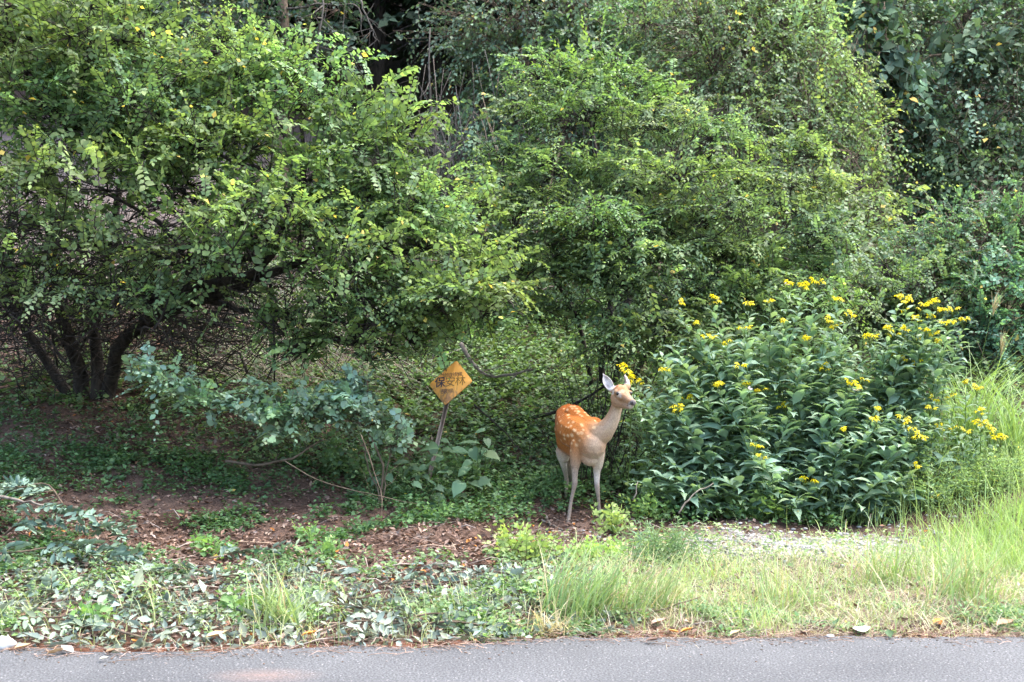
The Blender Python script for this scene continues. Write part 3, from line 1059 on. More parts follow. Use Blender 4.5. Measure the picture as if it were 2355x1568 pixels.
# ================================================================== SIGN
def make_sign():
    c = at(1036.0, 880.0, 11.0)
    a = np.array([0.053, 0.055, 0.218])        # centre to the top corner
    b = np.array([0.214, -0.055, 0.019])       # centre to the right corner
    n = nrm(np.cross(b, a))                   # towards the camera
    foot = ground_at(976, 1112, 9, 14)
    root = thing('forest_sign', 'weathered orange-yellow diamond sign with dark characters on a leaning metal post', 'sign', foot)
    off = np.array(foot)
    # plate with rounded corners and a folded rim
    def ring(s, z):
        P = []
        cs = [a, b, -a, -b]
        for k in range(4):
            p0, p1, p2 = cs[k - 1], cs[k], cs[(k + 1) % 4]
            for t in (0.0, 0.5, 1.0):
                e1 = p1 + (p0 - p1) * 0.07
                e2 = p1 + (p2 - p1) * 0.07
                P.append(((1 - t) ** 2 * e1 + 2 * t * (1 - t) * p1 + t * t * e2) * s + n * z + c)
        return np.array(P)
    A = Acc()
    r = [ring(0.985, 0.004), ring(1.0, 0.001), ring(1.0, -0.012)]
    m = len(r[0])
    V = np.concatenate([[c + n * 0.004], r[0], r[1], r[2], [c - n * 0.006]])
    T = []
    for i in range(m):
        j = (i + 1) % m
        T += [(0, 1 + j, 1 + i)]
        for k in range(2):
            p, q = 1 + k * m, 1 + (k + 1) * m
            T += [(p + i, p + j, q + j), (p + i, q + j, q + i)]
        T += [(1 + 3 * m, 1 + 2 * m + i, 1 + 2 * m + j)]
    A.add(V, T)
    mp_, nt, bs = new_mat('sign_paint')
    tc = N(nt, 'ShaderNodeTexCoord')
    nz = N(nt, 'ShaderNodeTexNoise')
    nz.inputs['Scale'].default_value = 9
    nz.inputs['Detail'].default_value = 7
    nz.inputs['Roughness'].default_value = 0.65
    nt.links.new(tc.outputs['Object'], nz.inputs['Vector'])
    cr = N(nt, 'ShaderNodeValToRGB')
    e = cr.color_ramp.elements
    e[0].position, e[0].color = 0.30, (0.40, 0.18, 0.07, 1)
    e[1].position, e[1].color = 0.62, (0.90, 0.44, 0.085, 1)
    e2 = e.new(0.43)
    e2.color = (0.86, 0.40, 0.10, 1)
    nt.links.new(nz.outputs['Fac'], cr.inputs[0])
    # rust streaks running down, strongest at the lower corner
    st = N(nt, 'ShaderNodeTexNoise')
    st.inputs['Scale'].default_value = 30
    st.inputs['Detail'].default_value = 5
    mpp = N(nt, 'ShaderNodeMapping')
    mpp.inputs['Scale'].default_value = (1.6, 1.6, 0.5)
    nt.links.new(tc.outputs['Object'], mpp.inputs[0])
    nt.links.new(mpp.outputs[0], st.inputs['Vector'])
    dist = N(nt, 'ShaderNodeVectorMath', operation='DISTANCE')
    nt.links.new(tc.outputs['Object'], dist.inputs[0])
    dist.inputs[1].default_value = tuple(c - a * 0.8 - off)
    fall = N(nt, 'ShaderNodeMapRange')
    fall.inputs['From Min'].default_value = 0.02
    fall.inputs['From Max'].default_value = 0.24
    fall.inputs['To Min'].default_value = 0.30
    fall.inputs['To Max'].default_value = -0.12
    nt.links.new(dist.outputs['Value'], fall.inputs['Value'])
    ad = N(nt, 'ShaderNodeMath', operation='ADD')
    nt.links.new(st.outputs['Fac'], ad.inputs[0])
    nt.links.new(fall.outputs[0], ad.inputs[1])
    r2 = N(nt, 'ShaderNodeValToRGB')
    r2.color_ramp.elements[0].position = 0.55
    r2.color_ramp.elements[1].position = 0.80
    r2.color_ramp.elements[0].color = (0, 0, 0, 1)
    r2.color_ramp.elements[1].color = (0.7, 0.7, 0.7, 1)
    nt.links.new(ad.outputs[0], r2.inputs[0])
    mxr = N(nt, 'ShaderNodeMix', data_type='RGBA')
    nt.links.new(r2.outputs[0], mxr.inputs[0])
    nt.links.new(cr.outputs[0], mxr.inputs[6])
    mxr.inputs[7].default_value = (0.20, 0.12, 0.085, 1)
    nt.links.new(mxr.outputs[2], bs.inputs['Base Color'])
    bs.inputs['Roughness'].default_value = 0.45
    bs.inputs['Specular IOR Level'].default_value = 0.35
    plate = A.obj('plate', mp_, root)
    # lettering: painted on, worn to the right
    def ink(name, col):
        m_, nt_, b_ = new_mat(name)
        b_.inputs['Base Color'].default_value = (*col, 1)
        b_.inputs['Roughness'].default_value = 0.6
        return m_
    inks = [ink('ink_black', (0.045, 0.035, 0.05)), ink('ink_worn', (0.20, 0.105, 0.04)), ink('ink_faded', (0.27, 0.135, 0.035)), ink('ink_grey', (0.12, 0.075, 0.055))]
    rx, uy = nrm(b), nrm(a)
    uy = nrm(np.cross(n, rx))
    uy = nrm(uy * 0.75 + nrm(a) * 0.25)
    def text(s, al, be, size, mat, bold=0.0, sx=1.0, heavy=False):
        bold = 0.0
        cu = bpy.data.curves.new('lettering', 'FONT')
        cu.body = s
        cu.size = size
        cu.align_x = 'CENTER'
        cu.align_y = 'CENTER'
        cu.offset = bold
        cu.materials.append(mat)
        fo = bpy.data.objects.new('lettering_form', cu)
        COL.objects.link(fo)
        me = bpy.data.meshes.new_from_object(fo.evaluated_get(bpy.context.evaluated_depsgraph_get()))
        bpy.data.objects.remove(fo)
        me.name = 'lettering'
        if heavy:
            import bmesh
            bm = bmesh.new()
            bm.from_mesh(me)
            for dx, dy, dzz in ((.0022, 0, .0003), (-.0016, .001, .0006), (0, -.0016, .0009)):
                gm = bmesh.ops.duplicate(bm, geom=list(bm.verts)[:len(me.vertices)] + list(bm.edges)[:len(me.edges)] + list(bm.faces)[:len(me.polygons)])
                bmesh.ops.translate(bm, verts=[q for q in gm['geom'] if isinstance(q, bmesh.types.BMVert)], vec=(dx, dy, dzz))
            bm.to_mesh(me)
            bm.free()
        o = link('lettering', me, plate)
        p = c + b * al + a * be + n * 0.0062 - off
        M = np.eye(4)
        M[:3, 0], M[:3, 1], M[:3, 2], M[:3, 3] = rx * sx, uy, n, p
        o.matrix_local = Matrix(M.tolist())
    for i, ch in enumerate('土砂流出防備'):
        text(ch, -0.03 + (i - 2.5) * 0.155, 0.34, 0.046, inks[3] if i != 1 else inks[0], 0.0006)
    text('保', -0.485, 0.02, 0.112, inks[0], heavy=True)
    text('安', -0.02, 0.015, 0.110, inks[1])
    text('林', 0.44, 0.03, 0.110, inks[2])
    for i, ch in enumerate('長野県'):
        text(ch, -0.02 + (i - 1.1) * 0.185, -0.385, 0.052, inks[3] if i else inks[0], 0.0012)
    # two bolts
    mb = noise_material('bolt_rust', (0.05, 0.035, 0.03), (0.14, 0.09, 0.06), 40)
    for s in (0.86, -0.86):
        B = Acc()
        B.add(ICO1[0] * 0.007 + c + a * s + n * 0.005, ICO1[1])
        B.obj('bolt', mb, plate, smooth=True)
    # leaning channel post
    top = c + a * 0.6 - n * 0.03
    base = foot - np.array([0, 0, 0.12])
    d = nrm(top - base)
    sd = nrm(np.cross(d, n))
    fw = np.cross(sd, d)
    prof = [(-0.019, 0.012), (-0.015, 0.012), (-0.015, -0.006), (0.015, -0.006), (0.015, 0.012), (0.019, 0.012), (0.019, -0.012), (-0.019, -0.012)]
    if fw @ n < 0:
        fw = -fw
    P = Acc()
    V = np.concatenate([[q + sd * x + fw * z for x, z in prof] for q in (base, top)])
    T = []
    for i in range(8):
        j = (i + 1) % 8
        T += [(i, j, 8 + j), (i, 8 + j, 8 + i)]
    T += [(8, 9, 10), (8, 10, 15), (10, 11, 14), (10, 14, 15), (11, 12, 13), (11, 13, 14)]
    P.add(V, T)
    mz = noise_material('galvanised_rusty', (0.20, 0.15, 0.115), (0.42, 0.41, 0.40), 6, rough=0.5, bump=0.1, spec=0.3, metal=0.2, stretch=(1, 1, 0.25))
    P.obj('post', mz, root)


make_sign()


# ================================================================== DARK WOOD ON THE HILL
def conifer(x, y, h, r, label, z0=None):
    base = np.array([x, y, float(G(x, y))])
    root = thing('conifer_tree', label, 'tree', base, 'dark conifers on the hill')
    A = Acc()
    p = curve([base - UP * 0.2, base + UP * h * 0.5 + np.array([rng.normal(0, .15), 0, 0]), base + UP * h], 10)
    tubes(A, p, np.linspace(r, r * 0.2, 10)[None], 8)
    A.obj('trunk', M_BARK, root, smooth=True)
    fol = Foliage(root, 'plain', M_LEAF_DULL, name='crown')
    B = Acc()
    n = 240
    t = rng.uniform(0.14, 0.98, n) ** 0.9
    a = rng.uniform(0, 2 * np.pi, n)
    L = (3.3 * (1 - t) + 0.7) * rng.uniform(0.7, 1.1, n)
    d = np.stack([np.cos(a), np.sin(a), rng.normal(-0.05, .15, n)], 1)
    b = base + UP * (h * t)[:, None]
    P = np.stack([b, b + d * (L * 0.5)[:, None] + UP * 0.1, b + d * L[:, None] - UP * (0.18 * L)[:, None]], 1)
    tubes(B, P, np.array([0.03, 0.02, 0.008])[None], 3)
    for f in (0.35, 0.55, 0.75, 0.95):
        q = b + d * (L * f)[:, None] + UP * (0.1 - 0.28 * f * f)
        for s in (-1, 1):
            sd = np.stack([-d[:, 1] * s, d[:, 0] * s, np.zeros(n)], 1)
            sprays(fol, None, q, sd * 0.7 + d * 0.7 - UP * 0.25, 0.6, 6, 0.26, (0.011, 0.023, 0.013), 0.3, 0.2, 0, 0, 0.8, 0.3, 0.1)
    B.obj('branches', M_BARK, root, kind='stuff')


for i, (x, y, h, r, lb) in enumerate([
        (-9.5, 27.5, 15, .22, 'dark conifer behind the left end of the big shrub'),
        (-6.9, 25.4, 14, .16, 'dark conifer with feathery low boughs above the big shrub'),
        (-5.0, 29.5, 16, .24, 'dark conifer deep in the shade, second from the hollow'),
        (-3.2, 26.8, 15, .18, 'dark conifer at the left edge of the black hollow'),
        (-1.2, 30.5, 17, .24, 'dark conifer trunk in the black hollow beside the creeper curtain'),
        (-11.5, 31.5, 17, .26, 'tall dark conifer farthest left on the hill'),
        (1.6, 33.0, 17, .26, 'dark conifer behind the creeper-covered tree in the middle'),
        (6.5, 33.0, 17, .25, 'dark conifer behind the ivy-clad trees'),
        (11.0, 34.0, 18, .26, 'dark conifer behind the rightmost creeper wall'),
        (-15.5, 30, 17, .25, 'dark conifer beyond the left edge of the shrub'),
        (-0.2, 26.0, 15, .17, 'slim dark conifer behind the creeper curtain right of the hollow'),
        (-2.2, 34.5, 18, .26, 'farthest dark conifer in the middle of the black hollow'),
        (-7.6, 34, 17, .26, 'farthest dark conifer above the big shrub')]):
    conifer(x, y, h, r, lb)

# the wood behind them reads as one mass
wood_root_stuff = Foliage(None, 'plain', M_LEAF_DULL, name='far_wood')
wx = rng.uniform(-32, 32, 9000)
wy = rng.uniform(36, 46, 9000)
wz = G(wx, wy) + rng.uniform(0, 16, 9000)
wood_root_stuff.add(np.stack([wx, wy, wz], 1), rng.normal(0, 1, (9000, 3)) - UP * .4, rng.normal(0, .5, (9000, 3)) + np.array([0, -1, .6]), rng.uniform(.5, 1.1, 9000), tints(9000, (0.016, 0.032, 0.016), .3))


# ================================================================== CREEPER-CLAD TREES BEHIND
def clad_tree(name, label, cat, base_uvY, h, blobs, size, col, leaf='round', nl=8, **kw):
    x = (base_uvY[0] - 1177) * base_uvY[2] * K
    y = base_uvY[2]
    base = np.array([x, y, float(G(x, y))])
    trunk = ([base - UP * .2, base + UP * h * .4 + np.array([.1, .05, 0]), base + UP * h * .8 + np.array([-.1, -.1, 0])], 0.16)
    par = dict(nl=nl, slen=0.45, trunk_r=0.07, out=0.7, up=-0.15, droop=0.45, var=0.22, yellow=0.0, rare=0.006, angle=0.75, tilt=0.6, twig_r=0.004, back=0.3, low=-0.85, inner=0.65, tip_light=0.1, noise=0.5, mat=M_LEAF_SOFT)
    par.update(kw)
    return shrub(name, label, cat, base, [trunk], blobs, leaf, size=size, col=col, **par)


G_CLAD = 'trees overgrown with creepers at the wood edge'
clad_tree('creeper_clad_tree', 'tree wrapped in grey-green heart-leaved creeper beside the black hollow', 'tree', (1330, 700, 21), 8,
          [(1200, 60, 20.5, 240, 130, .9, 300), (1330, 190, 20, 230, 150, .9, 330), (1130, 150, 20.6, 110, 110, .7, 110), (1250, 320, 19.8, 200, 140, .9, 270), (1450, 60, 20.3, 200, 140, 1.0, 240), (1180, 430, 19.9, 150, 120, .7, 110), (1330, 480, 19.4, 170, 130, .8, 170), (1180, 250, 20.6, 150, 70, .6, 70), (1110, 530, 18, 130, 90, .7, 90), (1220, 620, 16.5, 130, 70, .6, 80), (1060, 620, 16.5, 110, 60, .5, 50), (1080, 330, 20.5, 90, 110, .6, 50)],
          0.105, (0.075, 0.128, 0.072), rare=0.012, group=G_CLAD)
bright = clad_tree('creeper_clad_tree', 'broad bright green tree smothered in small-leaved creeper right of centre', 'tree', (1720, 760, 18.5), 7,
          [(1640, 120, 18, 230, 150, 1.0, 330), (1760, 60, 18.4, 170, 120, .9, 220), (1830, 240, 18, 170, 160, .9, 280), (1700, 330, 17.4, 220, 160, 1.0, 330), (1900, 400, 17.3, 150, 150, .9, 240), (1790, 520, 16.6, 230, 140, 1.0, 300), (1960, 560, 16.2, 150, 140, .8, 220), (1560, 250, 18, 150, 130, .8, 150), (1560, 20, 19, 200, 100, .9, 170), (1950, 240, 18.4, 90, 110, .6, 90), (1720, 650, 15.8, 230, 100, .8, 200), (1990, 690, 15, 160, 110, .7, 200)],
          0.084, (0.090, 0.152, 0.060), nl=10, group=G_CLAD, mat=M_LEAF)
vs = np.array([at(1950, 330, 16.6), at(1890, 300, 16.6), at(2000, 350, 16.4), at(1900, 170, 17.4), at(1960, 640, 15.2), at(2020, 460, 15.8)])
vd = np.array([[.75, -.3, .75], [-.15, -.4, 1.0], [1.0, -.3, -.1], [.4, -.3, .9], [.9, -.4, .3], [.9, -.3, .4]])
sprays(bright[1], bright[2], vs, vd, 1.15, 20, .075, (.13, .19, .05), .15, .25, .3, 0, .9, .5, .3, .006)
clad_tree('creeper_clad_tree', 'dark wall of creeper hanging at the far right above a black opening', 'tree', (2220, 760, 21), 8,
          [(2060, 120, 21, 190, 150, .9, 260), (2240, 80, 21, 200, 130, 1.0, 260), (2230, 280, 20.4, 210, 160, 1.0, 320), (2070, 280, 20.6, 140, 120, .8, 160), (2280, 430, 19.7, 180, 150, .9, 280), (2130, 420, 20.0, 110, 100, .7, 120), (2380, 250, 20, 130, 250, .9, 240), (2400, 30, 21, 130, 130, .8, 120), (2190, 520, 19.6, 110, 80, .6, 90)],
          0.110, (0.068, 0.122, 0.066), group=G_CLAD)
clad_tree('broadleaf_tree', 'pale green small-leaved thicket at the right edge behind the flowers', 'tree', (2250, 900, 14.5), 1.6,
          [(2260, 560, 14.5, 150, 110, .7, 260), (2180, 660, 14.2, 150, 110, .7, 220), (2310, 690, 13.8, 130, 120, .7, 240), (2360, 560, 14.6, 130, 120, .7, 160), (2210, 790, 13.8, 120, 90, .6, 130), (2350, 820, 13.4, 110, 60, .5, 90), (2100, 600, 14.8, 110, 90, .6, 120)],
          0.062, (0.085, 0.165, 0.085), leaf='ovate', nl=11, slen=.32, up=.15, droop=.2, mat=M_LEAF, trunk_r=.04)
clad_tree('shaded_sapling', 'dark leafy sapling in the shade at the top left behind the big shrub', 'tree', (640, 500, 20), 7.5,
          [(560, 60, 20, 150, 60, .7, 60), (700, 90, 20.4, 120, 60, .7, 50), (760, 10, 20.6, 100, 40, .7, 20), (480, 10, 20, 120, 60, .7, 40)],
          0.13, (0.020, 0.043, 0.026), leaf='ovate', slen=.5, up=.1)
clad_tree('large_leaved_creeper', 'drapes of large round-leaved creeper high up between the bright tree and the dark wall', 'vine', (2030, 700, 20), 6,
          [(1980, 40, 19.6, 80, 60, .4, 34), (2010, 150, 19.5, 70, 60, .4, 34), (2080, 190, 19.6, 60, 50, .4, 26), (2110, 260, 19.5, 40, 40, .3, 14), (2250, 120, 20.0, 110, 60, .4, 30)],
          0.17, (0.045, 0.085, 0.050), leaf='heart', mat=M_LEAF_DULL, nl=6, slen=.5, twig_r=.005)
# thin stuff hanging in the hollow: grey stems and a dead branch
for i, (pts, r, lb) in enumerate([
        ([(715, 330), (730, 120), (745, -20)], .035, 'thin pale leaning trunk in the shade above the big shrub'),
        ([(1010, 420), (1000, 300), (985, 200), (990, 60)], .03, 'pale vine stem climbing at the right of the black hollow'),
        ([(1110, 480), (1060, 350), (1010, 290), (960, 270)], .028, 'bare arching grey stem below the creeper curtain'),
        ([(1080, 500), (1035, 400), (990, 340), (930, 330)], .02, 'thin bare stem arching out of the black hollow'),
        ([(660, 20), (760, 10), (820, 15), (835, 90)], .02, 'dead grey branch hooked across the top of the hollow'),
        ([(830, 0), (850, 60), (870, 95)], .018, 'short dead grey twig hanging at the top of the hollow')]):
    Y = 19.0 + 0.25 * i
    w = np.array([at(u, v, Y) for u, v in pts])
    if pts[0][1] > 250:
        gx, gy = w[0][0], Y
        w = np.concatenate([[[gx + .1, gy, float(G(gx, gy)) - .05]], w])
    root = thing('bare_stem', lb, 'branch', w[0], 'bare stems in the dark hollow')
    A = Acc()
    c = curve(w, 14, .02)
    tubes(A, c, np.linspace(r, r * .4, 14)[None], 6)
    A.obj('stem', M_BARK_GREY, root, smooth=True)
    B = Acc()
    ids = rng.integers(4, 13, 9)
    e = c[ids] + rng.normal(0, .35, (9, 3)) * np.array([1, .5, 1]) - UP * .1
    tubes(B, np.stack([c[ids], (c[ids] + e) / 2 + rng.normal(0, .04, (9, 3)), e], 1), np.array([r * .4, r * .3, r * .15])[None], 4)
    B.obj('twigs', M_BARK_GREY, root, kind='stuff')

# fine tangle of hanging stems under the creepers
A = Acc()
n = 260
u = np.concatenate([rng.normal(1040, 60, n // 2), rng.normal(1240, 120, n // 2)])
b = np.array([at(a, rng.uniform(360, 620), rng.uniform(18.5, 20.5)) for a in u])
e = b + np.stack([rng.normal(0, .35, n), rng.normal(0, .2, n), rng.uniform(.6, 1.9, n)], 1)
m_ = (b + e) / 2 + rng.normal(0, .14, (n, 3))
tubes(A, np.stack([curve([b[i], m_[i], e[i]], 6) for i in range(n)]), np.linspace(.009, .004, 6)[None], 3, tints(n, (.07, .058, .048), .3))
A.obj('creeper_stems', M_TINT, kind='stuff')


# a roadside tree just left of the view whose crown shades the left bank
gt = np.array([-6.6, 8.6, float(G(-6.6, 8.6))])
cs = lambda x, y, z, a, b, c_, n: (1177 + x / (y * K), 784 - (z - CAM_H) / (y * K), y, a / (y * K), b / (y * K), c_, n)
shrub('roadside_tree', 'leafy roadside tree standing left of the big shrub, overhanging the dark bank', 'tree', gt,
      [([gt - UP * .2, gt + np.array([.1, 0, 2.0]), gt + np.array([.2, .1, 4.5]), gt + np.array([.3, .1, 6.5])], .16)],
      [cs(-6.2, 8.6, 5.4, 1.6, .9, 1.5, 150), cs(-5.6, 9.8, 5.9, 1.5, .8, 1.4, 140), cs(-7.8, 8.8, 5.0, 1.5, 1.0, 1.4, 120), cs(-6.4, 8.6, 7.0, 1.7, 1.0, 1.6, 150), cs(-4.9, 10.0, 6.6, 1.3, .6, 1.2, 120)],
      'round', size=.10, nl=9, slen=.35, col=(.06, .12, .03), bark=M_BARK, trunk_r=.09, back=1.0)


# ================================================================== THE BIG SHRUB ON THE LEFT
def V3(*t):
    return at(*t)


gb = ground_at(200, 912, 11, 16)
trunks = [([gb - UP * .2, V3(185, 860, gb[1]), V3(150, 760, gb[1] - .2), V3(125, 600, gb[1] - .4), V3(110, 380, gb[1] - .5)], .10),
          ([gb + np.array([.1, 0, -.2]), V3(225, 850, gb[1]), V3(225, 700, gb[1]), V3(260, 520, gb[1] - .2), V3(300, 320, gb[1] - .3)], .085),
          ([gb + np.array([.2, 0, -.2]), V3(255, 850, gb[1] - .1), V3(330, 740, gb[1] - .6), V3(470, 690, gb[1] - 1.2), V3(600, 640, gb[1] - 1.6), V3(760, 560, gb[1] - 1.8)], .09),
          ([V3(330, 740, gb[1] - .6), V3(420, 660, gb[1] - 1.3), V3(560, 635, gb[1] - 1.7), V3(640, 560, gb[1] - 1.9), V3(700, 420, gb[1] - 1.8)], .06),
          ([gb + np.array([-.1, .1, -.2]), V3(120, 860, gb[1] + .1), V3(20, 700, gb[1]), V3(-120, 560, gb[1] - .2)], .075),
          ([V3(470, 690, gb[1] - 1.2), V3(600, 720, gb[1] - 1.5), V3(720, 740, gb[1] - 1.5), V3(800, 790, gb[1] - 1.5)], .035)]
big_blobs = [
    (60, 90, 11.4, 190, 120, .9, 170), (230, 120, 11.2, 190, 120, .9, 200), (400, 170, 11.2, 170, 110, .8, 170), (570, 190, 11.2, 150, 100, .7, 140),
    (690, 230, 11.2, 140, 110, .7, 130), (820, 290, 11.2, 120, 110, .6, 110), (130, 250, 10.9, 200, 120, .8, 190), (330, 290, 10.8, 190, 110, .8, 170),
    (520, 320, 10.8, 170, 110, .7, 150), (700, 380, 10.8, 160, 110, .7, 140), (870, 400, 10.9, 130, 110, .6, 120), (960, 470, 10.8, 120, 90, .6, 110),
    (1050, 520, 10.7, 100, 70, .5, 80), (50, 400, 10.9, 160, 90, .7, 75), (240, 400, 10.7, 180, 90, .7, 85), (440, 420, 10.6, 170, 80, .6, 75),
    (620, 470, 10.5, 170, 90, .6, 95), (800, 520, 10.5, 160, 90, .6, 110), (930, 590, 10.4, 140, 70, .5, 80), (1040, 640, 10.3, 110, 60, .45, 70),
    (60, 540, 10.6, 130, 80, .6, 42), (250, 560, 10.4, 160, 70, .6, 42), (430, 570, 10.3, 170, 60, .5, 40), (620, 580, 10.3, 170, 60, .5, 50), (790, 640, 10.3, 150, 60, .5, 50),
    (940, 690, 10.2, 130, 45, .4, 55), (1060, 700, 10.2, 80, 40, .35, 34), (200, 670, 10.4, 150, 60, .5, 20), (60, 640, 10.5, 100, 60, .5, 16), (380, 690, 10.4, 160, 70, .5, 18), (600, 720, 10.4, 120, 60, .5, 16), (830, 730, 10.3, 120, 40, .4, 24),
    (1120, 590, 10.9, 90, 50, .5, 50), (1090, 430, 11.4, 80, 60, .5, 40), (760, 760, 10.3, 110, 40, .4, 26), (980, 740, 10.2, 100, 36, .35, 26),
    (700, 760, 10.6, 90, 50, .5, 22), (860, 790, 10.4, 110, 45, .4, 24), (1000, 770, 10.4, 110, 40, .4, 24), (620, 800, 11.2, 80, 40, .4, 12), (1110, 740, 10.6, 60, 40, .3, 18), (930, 640, 11.6, 150, 80, .7, 50),
    (40, 560, 11.6, 160, 90, .8, 60), (230, 600, 11.8, 170, 90, .8, 60), (90, 700, 12.4, 160, 90, .8, 50), (330, 640, 12.0, 160, 80, .8, 50), (520, 640, 11.6, 160, 70, .7, 40),
    (-140, 150, 11.4, 160, 170, .9, 110), (-150, 420, 11.0, 160, 150, .8, 70), (480, 80, 11.6, 60, 60, .4, 26), (240, 10, 11.6, 170, 60, .6, 80)]
big_blobs = [(u + rng.normal(0, 24), v + rng.normal(0, 20), Y + rng.normal(0, .2), ru * rng.uniform(.8, 1.25), rv * rng.uniform(.75, 1.25), rd, int(ns * (.85 if v < 380 else .68 if v < 640 else .9))) for u, v, Y, ru, rv, rd, ns in big_blobs]
big, big_f, big_b = shrub('berry_shrub', 'large spreading shrub with dark tangled trunks filling the left of the picture', 'shrub', gb, trunks, big_blobs, 'broad', top=300, size=0.070, nl=11, slen=.32, longs=.55, inner=.4,
                          col=(0.086, 0.150, 0.056), bark=M_BARK, trunk_r=.06, out=.8, up=.35, droop=.18, yellow=.15, rare=.006, tilt=.55, noise=.6, twig_r=.0032)
# long free shoots along the top
shoots = [(630, 60, -.1), (585, 20, .05), (750, 110, .5), (790, 160, .6), (830, 200, .5), (900, 190, .6), (880, 240, .7), (950, 280, .5), (400, 60, .1), (330, 30, -.2), (1010, 330, .7), (200, 10, 0), (700, 70, .25), (1120, 560, .8), (1130, 690, .9), (1090, 470, .8)]
sp = np.array([at(u - 70 * lean, v + 95, 11.0) for u, v, lean in shoots])
sd = np.array([[lean, rng.normal(0, .2), 1.0 - .5 * abs(lean)] for u, v, lean in shoots])
sprays(big_f, big_b, sp, sd, .55, 12, .095, (.115, .175, .048), .12, .05, .2, 0, .8, .3, .4, .005, lift=.1)
# tangle of thin bare branches inside, below the leaves
A = Acc()
n = 2600
c0 = np.array([at(rng.uniform(-60, 900) if i < 1300 else rng.uniform(-60, 560), rng.uniform(430, 800) if i < 1300 else rng.uniform(560, 890), rng.uniform(10.2, 13) if i < 1300 else rng.uniform(11.5, 15)) for i in range(n)])
c0[:, 2] = np.maximum(c0[:, 2], G(c0[:, 0], c0[:, 1]) + .15)
dd = nrm(rng.normal(0, 1, (n, 3)) * np.array([1, .6, .55]) + np.array([.3, 0, .15]))
ln = rng.uniform(.3, 1.1, n)
P = np.stack([curve([c0[i] - dd[i] * ln[i] * .5, c0[i] + rng.normal(0, .07, 3), c0[i] + dd[i] * ln[i] * .5 + rng.normal(0, .12, 3)], 7) for i in range(n)])
tubes(A, P - gb * 0, (rng.uniform(.003, .0085, n)[:, None] * np.linspace(1, .4, 7)[None] * np.where(rng.random((n, 1)) < .08, 2.2, 1)), 3)
A.obj('inner_branches', M_BARK, big, kind='stuff')
# small round green berries
A = Acc()
nb = 420
ids = rng.choice(len(np.concatenate(big_f.p)), 4000)
pp = np.concatenate(big_f.p)[ids]
vv = 784 - (pp[:, 2] - CAM_H) / (pp[:, 1] * K)
pp = pp[(vv > 330) & (vv < 760)][:nb]
for p in pp:
    for _ in range(int(rng.integers(1, 4))):
        A.add(ICO1[0] * rng.uniform(.0075, .0095) + p + rng.normal(0, .014, 3) - UP * .02, ICO1[1], (.16, .19, .04))
A.obj('berries', M_LEAF_SOFT, big, kind='stuff')


# ================================================================== THE LAYERED TREE IN THE MIDDLE
gc = ground_at(1385, 905, 10.6, 14)
yc = gc[1]
ct = [([gc - UP * .2, at(1385, 820, yc), at(1400, 720, yc - .1), at(1395, 600, yc), at(1375, 420, yc + .2), at(1360, 300, yc + .3)], .045),
      ([gc + np.array([.12, 0, -.2]), at(1420, 800, yc), at(1450, 680, yc), at(1510, 500, yc + .1), at(1570, 340, yc + .2), at(1640, 260, yc + .3)], .04),
      ([gc + np.array([-.12, .1, -.2]), at(1350, 820, yc), at(1310, 700, yc), at(1250, 610, yc - .1), at(1180, 540, yc - .2)], .035),
      ([gc + np.array([.25, .1, -.2]), at(1500, 800, yc), at(1640, 690, yc), at(1690, 590, yc + .1), at(1720, 480, yc + .1), at(1830, 420, yc + .2)], .04)]
cb = [(1390, 110, 12.6, 60, 60, .35, 46), (1340, 180, 12.5, 110, 60, .5, 80), (1470, 190, 12.5, 120, 60, .5, 90), (1260, 170, 12.4, 90, 35, .4, 42), (1230, 240, 12.2, 90, 40, .4, 50), (1380, 270, 12.2, 130, 60, .6, 105), (1520, 270, 12.3, 130, 60, .6, 105), (1650, 290, 12.3, 110, 50, .5, 75),
      (1190, 330, 12.0, 80, 40, .4, 46), (1150, 390, 12.0, 70, 40, .4, 40), (1300, 370, 12.0, 120, 50, .5, 90), (1440, 380, 11.9, 140, 60, .6, 115), (1590, 380, 12.0, 130, 60, .6, 100), (1710, 400, 12.0, 100, 50, .5, 70), (1790, 330, 12.4, 80, 40, .4, 46),
      (1220, 470, 11.7, 130, 45, .5, 95), (1370, 480, 11.6, 140, 45, .6, 115), (1520, 480, 11.7, 140, 50, .6, 115), (1670, 480, 11.7, 130, 50, .5, 95), (1810, 460, 11.8, 100, 50, .5, 75), (1880, 430, 12.0, 70, 40, .4, 36),
      (1190, 560, 11.5, 120, 40, .5, 90), (1330, 560, 11.4, 130, 40, .5, 105), (1470, 560, 11.4, 130, 45, .5, 105), (1610, 570, 11.5, 120, 45, .5, 90), (1750, 560, 11.6, 120, 50, .5, 85), (1880, 540, 11.7, 100, 50, .5, 66), (1960, 590, 11.8, 80, 50, .4, 46),
      (1220, 640, 11.2, 110, 35, .4, 70), (1360, 650, 11.1, 110, 45, .4, 85), (1450, 690, 11.1, 110, 50, .4, 85), (1550, 660, 11.2, 120, 40, .4, 80), (1690, 640, 11.3, 110, 40, .4, 66), (1520, 740, 11.0, 110, 50, .4, 75), (1400, 750, 11.1, 80, 40, .35, 36), (1650, 730, 11.0, 120, 60, .4, 80), (1780, 690, 11.2, 120, 60, .4, 70), (1900, 660, 11.4, 110, 60, .4, 62), (1300, 700, 11.3, 70, 30, .3, 26), (1470, 790, 10.9, 80, 45, .4, 44), (1580, 800, 10.9, 90, 50, .4, 44), (1270, 720, 11.6, 60, 40, .3, 24), (1380, 810, 11.4, 80, 40, .4, 30), (1700, 790, 11.2, 90, 60, .4, 40), (1840, 760, 11.4, 90, 60, .4, 40), (1970, 740, 11.6, 90, 70, .4, 44), (2060, 660, 11.9, 80, 60, .4, 36)]
